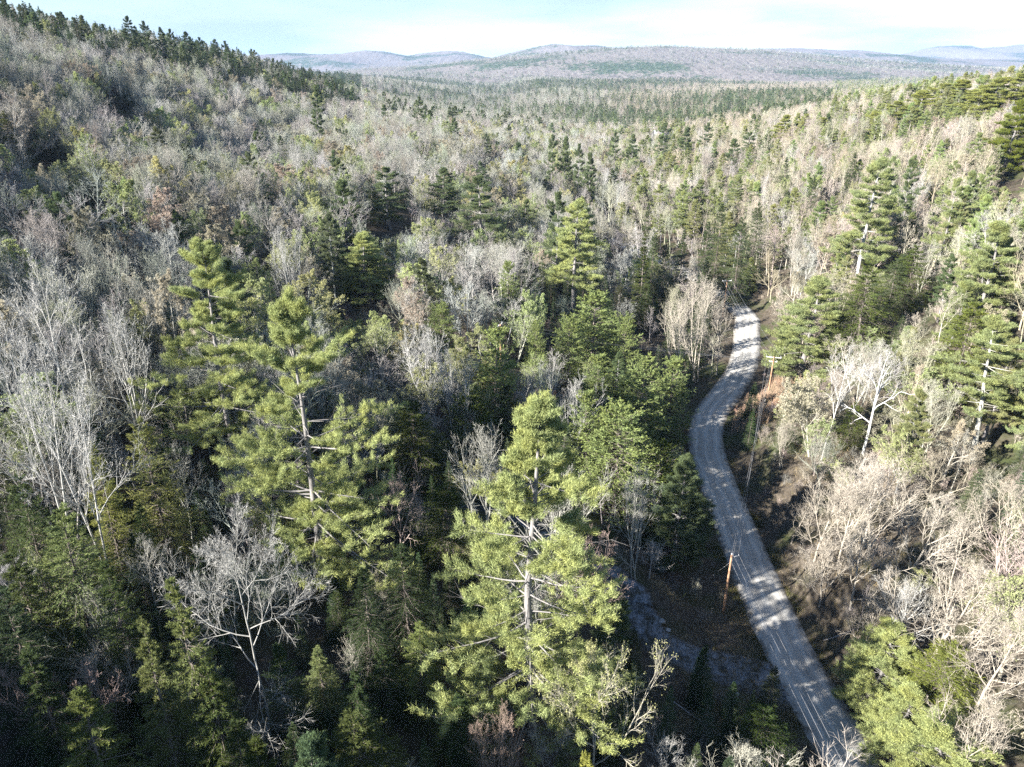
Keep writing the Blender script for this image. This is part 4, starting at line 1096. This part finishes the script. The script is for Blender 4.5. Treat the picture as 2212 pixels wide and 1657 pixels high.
# dry brush on the bank by the crossarm pole
bank = [at_z(px, py, 2.5) for px, py in ((1585,935),(1600,900),(1630,865),(1680,850),(1720,870),(1725,905),(1690,930),(1640,940))]
bc = np.mean(bank, axis=0); rw = []
for _ in range(420):
    i = rng.integers(len(bank)); w = rng.uniform(0, 1) ** 0.6
    q = bc + (bank[i] - bc) * w + rng.normal(0, 1.2, 3); z = Hs(q[0], q[1])
    if np.min(np.hypot(ROADS[:, 0] - q[0], ROADS[:, 1] - q[1])) < 4.6: continue
    s = rng.uniform(0.22, 0.5)
    rw.append((q[0], q[1], z, 0, rng.uniform(0, 6), s * 1.25, s * 0.55, TAN, jit((0.46, 0.33, 0.23), .15)))
scatter('dry_brush', 'tan dry brush on the bank around the crossarm pole', SHRUB, rw)

# ------------------------------------------------------------------ labels for the single trees of the wood
LAND = [('the gappy largest pine', 618, 850), ('the flat tiered pine', 424, 640), ('the full pine', 1140, 1100), ('the bright lone pine', 1245, 500), ('the slope pine trio', 935, 420),
        ('the white wide bare tree', 490, 1250), ('the forked birch', 105, 880), ('the wide cedar', 1285, 700), ('the dark clearing', 1410, 720), ('the crossarm pole', 1665, 820),
        ('the plain pole', 1572, 1260), ('the road bend', 1520, 940), ('the silvery pine', 1900, 430), ('the white snag', 1910, 800), ('the pale trunked pine', 2160, 850),
        ('the young roadside pine', 1915, 1480), ('the largest tan tree', 2080, 1300), ('the bright slope pine', 780, 580), ('the white slope fan tree', 640, 340), ('the ridge skyline pines', 370, 85),
        ('the lone ridge end pine', 676, 215), ('the small house', 1425, 285), ('the olive edge pine', 2190, 300), ('the broad roadside pine', 1765, 700), ('the road end clump', 1530, 650),
        ('the valley pine clump', 1230, 330), ('the left edge spruce', 20, 300), ('the right skyline pines', 2050, 190), ('the two pointed spruces', 340, 1400), ('the driveway', 1500, 1420), ('the peach flat topped tree', 340, 620), ('the pair of fan shaped trees', 950, 760)]
ORD = ['', 'second', 'third', 'fourth', 'fifth', 'sixth', 'seventh', 'eighth', 'ninth', 'tenth', 'eleventh', 'twelfth', 'thirteenth', 'fourteenth', 'fifteenth', 'sixteenth', 'seventeenth', 'eighteenth', 'nineteenth', 'twentieth'] + ['%dth' % i for i in range(21, 60)]
def hue(t):
    b = t['bark']; k = t['kind']
    if k in ('maple', 'slim'): return ('tan' if b[0] / b[2] > 1.3 else 'grey') + (' bare tree' if k == 'maple' else ' slender bare tree')
    if k == 'birch': return 'white birch'
    if k == 'bud': return ('peach' if t['tint'][0] > t['tint'][1] * 1.15 else 'yellow' if t['tint'][0] > 0.405 else 'olive') + ' budding tree'
    if k == 'pine': return 'pine'
    return {'spruce': 'dark spruce', 'hemlock': 'dark hemlock', 'cedar': 'yellow green cedar'}[k]
buckets = {}
for t in trees:
    if t['label']: continue
    p = project([t['x'], t['y'], t['z'] + 0.7 * t['h']])[0]
    ds = [math.hypot(p[0] - a[1], (p[1] - a[2]) * 1.2) for a in LAND]; j = int(np.argmin(ds)); l = LAND[j]
    dx, dy = p[0] - l[1], p[1] - l[2]
    side = ('right of' if dx > 0 else 'left of') if abs(dx) > abs(dy) * 1.1 else ('below' if dy > 0 else 'above')
    buckets.setdefault((hue(t), side, l[0]), []).append((ds[j], t))
for (hu, side, l), ts in buckets.items():
    ts.sort(key=lambda a: a[0])
    for i, (_, t) in enumerate(ts):
        t['label'] = t['root']['label'] = (f'{hu} standing {side} {l}, the nearest one' if i == 0 else f'{ORD[i]} {hu} {side} {l}, counting outwards')

# ------------------------------------------------------------------ utility poles, wires
M_WOOD = plain_mat('pole_wood', (0.33, 0.20, 0.125), 0.45, 2.5)
M_GREYWOOD = plain_mat('weathered_arm', (0.68, 0.66, 0.62), 0.15, 4)
M_PORC = plain_mat('insulator', (0.62, 0.63, 0.64), 0.1, 8, 0.3)
M_WIRE = plain_mat('wire', (0.30, 0.30, 0.31), 0.1, 1, 0.5, 0.3)
M_STEEL = plain_mat('galvanised', (0.35, 0.36, 0.37), 0.2, 5, 0.5, 0.6)
def tube_mesh(name, pts, rad, s, mat, cap=True):
    P = np.array([pts], float); R = np.array([rad if hasattr(rad, '__len__') else [rad] * len(pts)], float)
    V, F = tubes(P, R, s)
    if cap:
        m = len(V); V = np.concatenate([V, P[0, -1:], P[0, :1]]); k = len(pts) - 1
        top = [(k * s + i, k * s + (i + 1) % s, m) for i in range(s)]; bot = [((i + 1) % s, i, m + 1) for i in range(s)]
        F = np.concatenate([F, np.array(top), np.array(bot)])
    return mk_mesh(name, V, F, [mat], smooth=False)
def box_mesh(name, dims, mat, bevel=0.01):
    import bmesh
    bm = bmesh.new(); bmesh.ops.create_cube(bm, size=1.0)
    for v in bm.verts: v.co = Vector((v.co.x * dims[0], v.co.y * dims[1], v.co.z * dims[2]))
    bmesh.ops.bevel(bm, geom=bm.edges[:], offset=bevel, segments=1, affect='EDGES')
    me = bpy.data.meshes.new(name); bm.to_mesh(me); bm.free(); me.materials.append(mat); return me
INS = tube_mesh('insulator', [(0,0,0),(0,0,.04),(0,0,.10),(0,0,.13),(0,0,.19),(0,0,.22)], [.02,.055,.055,.03,.05,.02], 8, M_PORC)
def utility_pole(loc, h, label, arms, rz, bracket=False, lean=(0, 0)):
    root = bpy.data.objects.new('utility_pole', None); scene.collection.objects.link(root)
    root.location = loc; root.rotation_euler = (lean[0], lean[1], rz)
    link('shaft', tube_mesh('shaft', [(0,0,-1),(0,0,h*.3),(0,0,h*.7),(0,0,h)], [.185,.17,.145,.12], 10, M_WOOD), root)
    tips = []
    for z, half in arms:
        arm = link('crossarm', box_mesh('crossarm', (half * 2, 0.12, 0.14), M_GREYWOOD), root, (0, 0.18, z))
        for xx in ((-half + .12, -half * .35, half - .12)):
            link('insulator', INS, arm, (xx, 0, 0.07)); tips.append((xx, 0.18, z + 0.29))
        for s_ in (-1, 1):
            link('brace', tube_mesh('brace', [(s_ * half * .6, .12, -.07), (0, -.04, -.75)], .016, 5, M_STEEL), arm)
    if bracket:
        b = link('bracket', tube_mesh('bracket', [(0.1,0,h-.55),(0.5,0,h-.42),(0.95,0,h-.4)], .035, 6, M_GREYWOOD), root)
        link('insulator', INS, b, (0.95, 0, h - .4)); tips.append((0.95, 0, h - .18))
        link('insulator', INS, root, (0.0, 0, h)); tips.append((0, 0, h + .22))
        link('insulator', INS, root, (0.16, 0.0, h - 1.6)); tips.append((0.16, 0, h - 1.4))
        link('top_cap', tube_mesh('top_cap', [(0,0,h),(0,0,h+.04)], [.13,.11], 10, M_GREYWOOD), root)
    tag(root, label, 'utility pole', 'utility poles along the road')
    M = Matrix.Translation(loc) @ (Matrix.Rotation(rz, 4, 'Z'))
    return [M @ Vector(t) for t in tips]
def pole_at(px, py, D, h):
    q = at(px, py, D); zg = Hs(q[0], q[1]); print('POLE h', q[2] - zg); return (q[0], q[1], zg), q[2] - zg
l1, h1 = pole_at(1581, 1197, 76, 10)
l2, h2 = pole_at(1672, 770, 135, 10)
l3, h3 = pole_at(1571, 605, 188, 10)
l4, h4 = pole_at(1081, 700, 118, 10)
t1 = utility_pole(l1, h1, 'brown wooden utility pole on the near verge left of the road', [], 0.2, True)
t2 = utility_pole(l2, h2, 'utility pole with two pale crossarms on the brush bank', [(h2 - .25, 1.45), (h2 - 1.15, 0.8)], -0.25)
t3 = utility_pole(l3, h3, 'far utility pole with pale crossarm where the road vanishes', [(h3 - .25, 1.3)], 0.1)
t4 = utility_pole(l4, h4, 'utility pole half hidden in the wood at the end of the side wires', [(h4 - .25, 1.3)], 1.2)
q5 = ROAD[8]; l5 = (q5[0] - 5, q5[1], Hs(q5[0] - 5, q5[1]))
t5 = utility_pole(l5, 10.0, 'utility pole nearest below the camera', [], 0.4, True)
def wire(a, b, sag, label, r=0.017):
    n_ = 24
    pts = [tuple(a.lerp(b, i / n_) - Vector((0, 0, sag * 4 * (i / n_) * (1 - i / n_)))) for i in range(n_ + 1)]
    o = link('power_line', tube_mesh('power_line', pts, r, 4, M_WIRE, False)); tag(o, label, 'power line', 'power lines between the poles')
for i, (a, b, nm) in enumerate(((0, 0, 'outer'), (1, 1, 'top'), (2, 2, 'lowest'))):
    wire(t1[a], t5[b], 0.5, f'{nm} wire from the plain pole over the road to the bottom edge')
for i, (a, b, nm) in enumerate(((0, 0, 'outer'), (1, 1, 'top'), (4, 2, 'lowest'))):
    wire(t2[a], t1[b], 0.7, f'{nm} wire from the crossarm pole down to the plain pole')
for i, nm in enumerate(('left', 'middle', 'right')):
    wire(t2[i], t3[i], 0.7, f'{nm} wire from the crossarm pole to the far pole')
    wire(t2[3 + i], t4[i], 0.9, f'{nm} side wire from the crossarm pole across the clearing')
gb = (l1[0] - 5.5, l1[1] + 1.0); gz = Hs(*gb)
o = link('guy_wire', tube_mesh('guy_wire', [(l1[0], l1[1], l1[2] + h1 - 1.2), (gb[0], gb[1], gz)], .012, 4, M_WIRE, False))
link('guard_sleeve', tube_mesh('guard_sleeve', [(gb[0], gb[1], gz), (gb[0] + .55, gb[1] - .1, gz + .85 * (h1 - 1.2) / 5.5 * .65 + .2)], .035, 6, plain_mat('yellow_guard', (.55, .45, .12), .15)), o)
tag(o, 'slanting guy wire bracing the plain pole on its left', 'guy wire')

# ------------------------------------------------------------------ small house far off in the trees
def house():
    q = at(1427, 288, 585); zg = Hs(q[0], q[1]); z0 = min(zg, q[2] - 6)
    z0 = q[2] - 5.5
    root = bpy.data.objects.new('house', None); scene.collection.objects.link(root); root.location = (q[0], q[1], z0); root.rotation_euler = (0, 0, 0.35)
    W = plain_mat('house_wall', (.25, .24, .23), .1, 1); R = plain_mat('house_roof', (.24, .24, .26), .12, 2); D_ = plain_mat('house_window', (.03, .035, .04), .1, 2, .2); Tm = plain_mat('house_trim', (.4, .4, .4), .05)
    L_, B_, Hh = 11.0, 7.5, 4.6
    V = [(-L_/2,-B_/2,-6),(L_/2,-B_/2,-6),(L_/2,B_/2,-6),(-L_/2,B_/2,-6),(-L_/2,-B_/2,Hh),(L_/2,-B_/2,Hh),(L_/2,B_/2,Hh),(-L_/2,B_/2,Hh),(-L_/2,0,Hh+3),(L_/2,0,Hh+3)]
    F = [(0,1,5),(0,5,4),(2,3,7),(2,7,6),(1,2,6),(1,6,5),(3,0,4),(3,4,7),(4,8,7),(5,6,9)]
    link('wall', mk_mesh('wall', V, F, [W]), root)
    e = .6; sl = 3 / (B_ / 2)
    rv, rf = [], []
    for s_ in (-1, 1):
        b0 = len(rv)
        for x_ in (-L_/2 - e, L_/2 + e):
            rv += [(x_, s_ * (B_/2 + e), Hh - e * sl + .05), (x_, 0, Hh + 3.05), (x_, s_ * (B_/2 + e), Hh - e * sl + .3), (x_, 0, Hh + 3.3)]
        rf += [(b0, b0+1, b0+5, b0+4), (b0+2, b0+6, b0+7, b0+3), (b0, b0+4, b0+6, b0+2), (b0, b0+2, b0+3, b0+1), (b0+4, b0+5, b0+7, b0+6)]
    rf_ = link('roof', mk_mesh('roof', rv, rf, [R]), root)
    link('chimney', box_mesh('chimney', (.8, .8, 2.2), plain_mat('chimney_brick', (.25, .15, .12), .2)), rf_, (2.2, .4, Hh + 3.4))
    for x_, z_ in ((-3.6, 2.9), (-1.2, 2.9), (1.2, 2.9), (3.6, 2.9), (-3.6, .4), (1.2, .4), (3.6, .4)):
        w = link('window', box_mesh('window', (1.1, .1, 1.4), Tm), root, (x_, -B_/2 - .04, z_))
        link('pane', box_mesh('pane', (.9, .06, 1.2), D_), w, (0, -.04, 0))
    link('door', box_mesh('door', (1.0, .1, 2.1), plain_mat('house_door', (.2, .1, .07), .1)), root, (-1.2, -B_/2 - .04, .05))
    tag(root, 'small grey house half hidden among the valley pines', 'house')
house()

# ------------------------------------------------------------------ boulders and fallen logs
import bmesh
M_ROCK = plain_mat('rock', (.34, .33, .32), .35, 2.0)
def rock(px, py, z, size, label):
    q = at_z(px, py, z); zg = Hs(q[0], q[1])
    bm = bmesh.new(); bmesh.ops.create_icosphere(bm, subdivisions=2, radius=1)
    ph = rng.uniform(0, 6, 3)
    for v in bm.verts:
        c_ = v.co; f = 1 + .22 * sin(3 * c_.x + ph[0]) * sin(2.5 * c_.y + ph[1]) + .15 * sin(4 * c_.z + ph[2] + 2 * c_.x)
        v.co = Vector((c_.x * f * size * 1.3, c_.y * f * size, c_.z * f * size * .62))
    me = bpy.data.meshes.new('boulder'); bm.to_mesh(me); bm.free(); me.materials.append(M_ROCK)
    o = link('boulder', me, None, (q[0], q[1], zg + size * .25)); o.rotation_euler = (0, 0, rng.uniform(0, 6)); tag(o, label, 'boulder', 'boulders near the driveway')
rock(1428, 1348, 3.5, .42, 'pale boulder on the bank above the driveway')
rock(1442, 1358, 3.3, .30, 'smaller pale boulder beside the first above the driveway')
rock(1690, 1432, .6, .35, 'boulder at the upper corner where driveway meets road')
rock(1706, 1502, .5, .45, 'boulder at the lower corner where driveway meets road')
rock(1590, 1500, 1.0, .3, 'low boulder on the lower side of the driveway')
M_LOG = plain_mat('dead_log', (.33, .30, .28), .3, 2)
def log(a, b, z, r, label):
    p0, p1 = at_z(*a, z), at_z(*b, z); pts = []
    for t in np.linspace(0, 1, 7):
        p = p0 + (p1 - p0) * t; pts.append((p[0], p[1], Hs(p[0], p[1]) + r * .8 + .12 * sin(5 * t)))
    o = link('fallen_log', tube_mesh('fallen_log', pts, list(np.linspace(r, r * .5, 7)), 7, M_LOG)); tag(o, label, 'log', 'fallen logs')
log((1445, 1560), (1600, 1620), 1.5, .10, 'thin dark fallen log below the driveway')
log((1790, 1335), (1850, 1352), 4.0, .10, 'pale fallen log under the tan trees beside the road')
log((1468, 1345), (1490, 1318), 3.0, .07, 'short pale pole lying near the plain utility pole')

# grass tufts along the verges
V, F = [], []
gg = np.random.default_rng(5); pts = []
for i in range(0, len(ROAD) - 1):
    q = ROAD[i]; t = ROAD[i + 1] - q; nrm2 = np.array([t[1], -t[0]]) / np.hypot(t[0], t[1])
    if 45 < q[1] < 130:
        for _ in range(70):
            s_ = gg.choice([-1, 1]); o_ = s_ * (3.3 + gg.exponential(1.1)); f = gg.uniform()
            pts.append((q[0] + t[0] * f + nrm2[0] * o_, q[1] + t[1] * f + nrm2[1] * o_))
for q in DRIVE:
    for _ in range(30): pts.append(tuple(q[:2] + gg.normal(0, 2.2, 2)))
pts = np.array(pts); m = np.sin(pts[:, 0] * .9 + np.sin(pts[:, 1] * .7) * 2) + gg.normal(0, .5, len(pts)) > 0.2; pts = pts[m]
pz = np.maximum(H(pts[:, 0], pts[:, 1]), -1)
V, F = blades(np.column_stack([pts, pz]), np.tile([0, 0, 1.0], (len(pts), 1)), 7, .35, .38, .022, gg, .12)
o = link('grass', mk_mesh('grass', V, F, [M_NEEDLE])); o['tint'] = (.11, .115, .05); o['bark'] = BROWN
o2pts = np.array([at_z(gg.uniform(1400, 1720), gg.uniform(1290, 1660), 1.5)[:2] for _ in range(5200)] + [at_z(gg.uniform(1560, 1960), gg.uniform(900, 1500), 5.0)[:2] for _ in range(6000)])
dd_ = np.min(np.hypot(o2pts[:, 0, None] - ROADS[None, :, 0], o2pts[:, 1, None] - ROADS[None, :, 1]), axis=1)
o2pts = o2pts[(dd_ > 3.6) & (np.sin(o2pts[:, 0] * .7 + 2 * np.sin(o2pts[:, 1] * .5)) + gg.normal(0, .7, len(o2pts)) > -0.2)]
V, F = blades(np.column_stack([o2pts, H(o2pts[:, 0], o2pts[:, 1])]), np.tile([0, 0, 1.0], (len(o2pts), 1)), 8, .55, .5, .02, gg, .2)
od = link('dry_grass', mk_mesh('dry_grass', V, F, [M_NEEDLE])); od['tint'] = (.33, .28, .19); od['bark'] = BROWN
tag(od, 'dead grass and weeds on the banks beside the road', None, None, 'stuff')
tag(o, 'rough grass tufts along the road verges and driveway', None, None, 'stuff')

# ------------------------------------------------------------------ haze
def haze():
    m, nt, out = new_mat('haze')
    v = nd(nt, 'ShaderNodeVolumePrincipled')
    v.inputs['Color'].default_value = (.46, .66, 1.0, 1); v.inputs['Density'].default_value = 5.0e-5; v.inputs['Anisotropy'].default_value = 0.0
    nt.links.new(v.outputs[0], out.inputs['Volume'])
    lo, hi = -60.0, 330.0
    x0, x1, y0, y1 = -15500, 15500, -3600, 15000
    V = [(x, y, z) for z in (lo, hi) for x, y in ((x0, y0), (x1, y0), (x1, y1), (x0, y1))]
    F = [(0,3,2,1),(4,5,6,7),(0,1,5,4),(1,2,6,5),(2,3,7,6),(3,0,4,7)]
    tag(link('haze', mk_mesh('haze', V, F, [m])), 'thin blue haze over the far valley', None, None, 'stuff')
haze()
print('TRIS', sum(len(m.polygons) for m in bpy.data.meshes), 'objects', len(scene.objects))
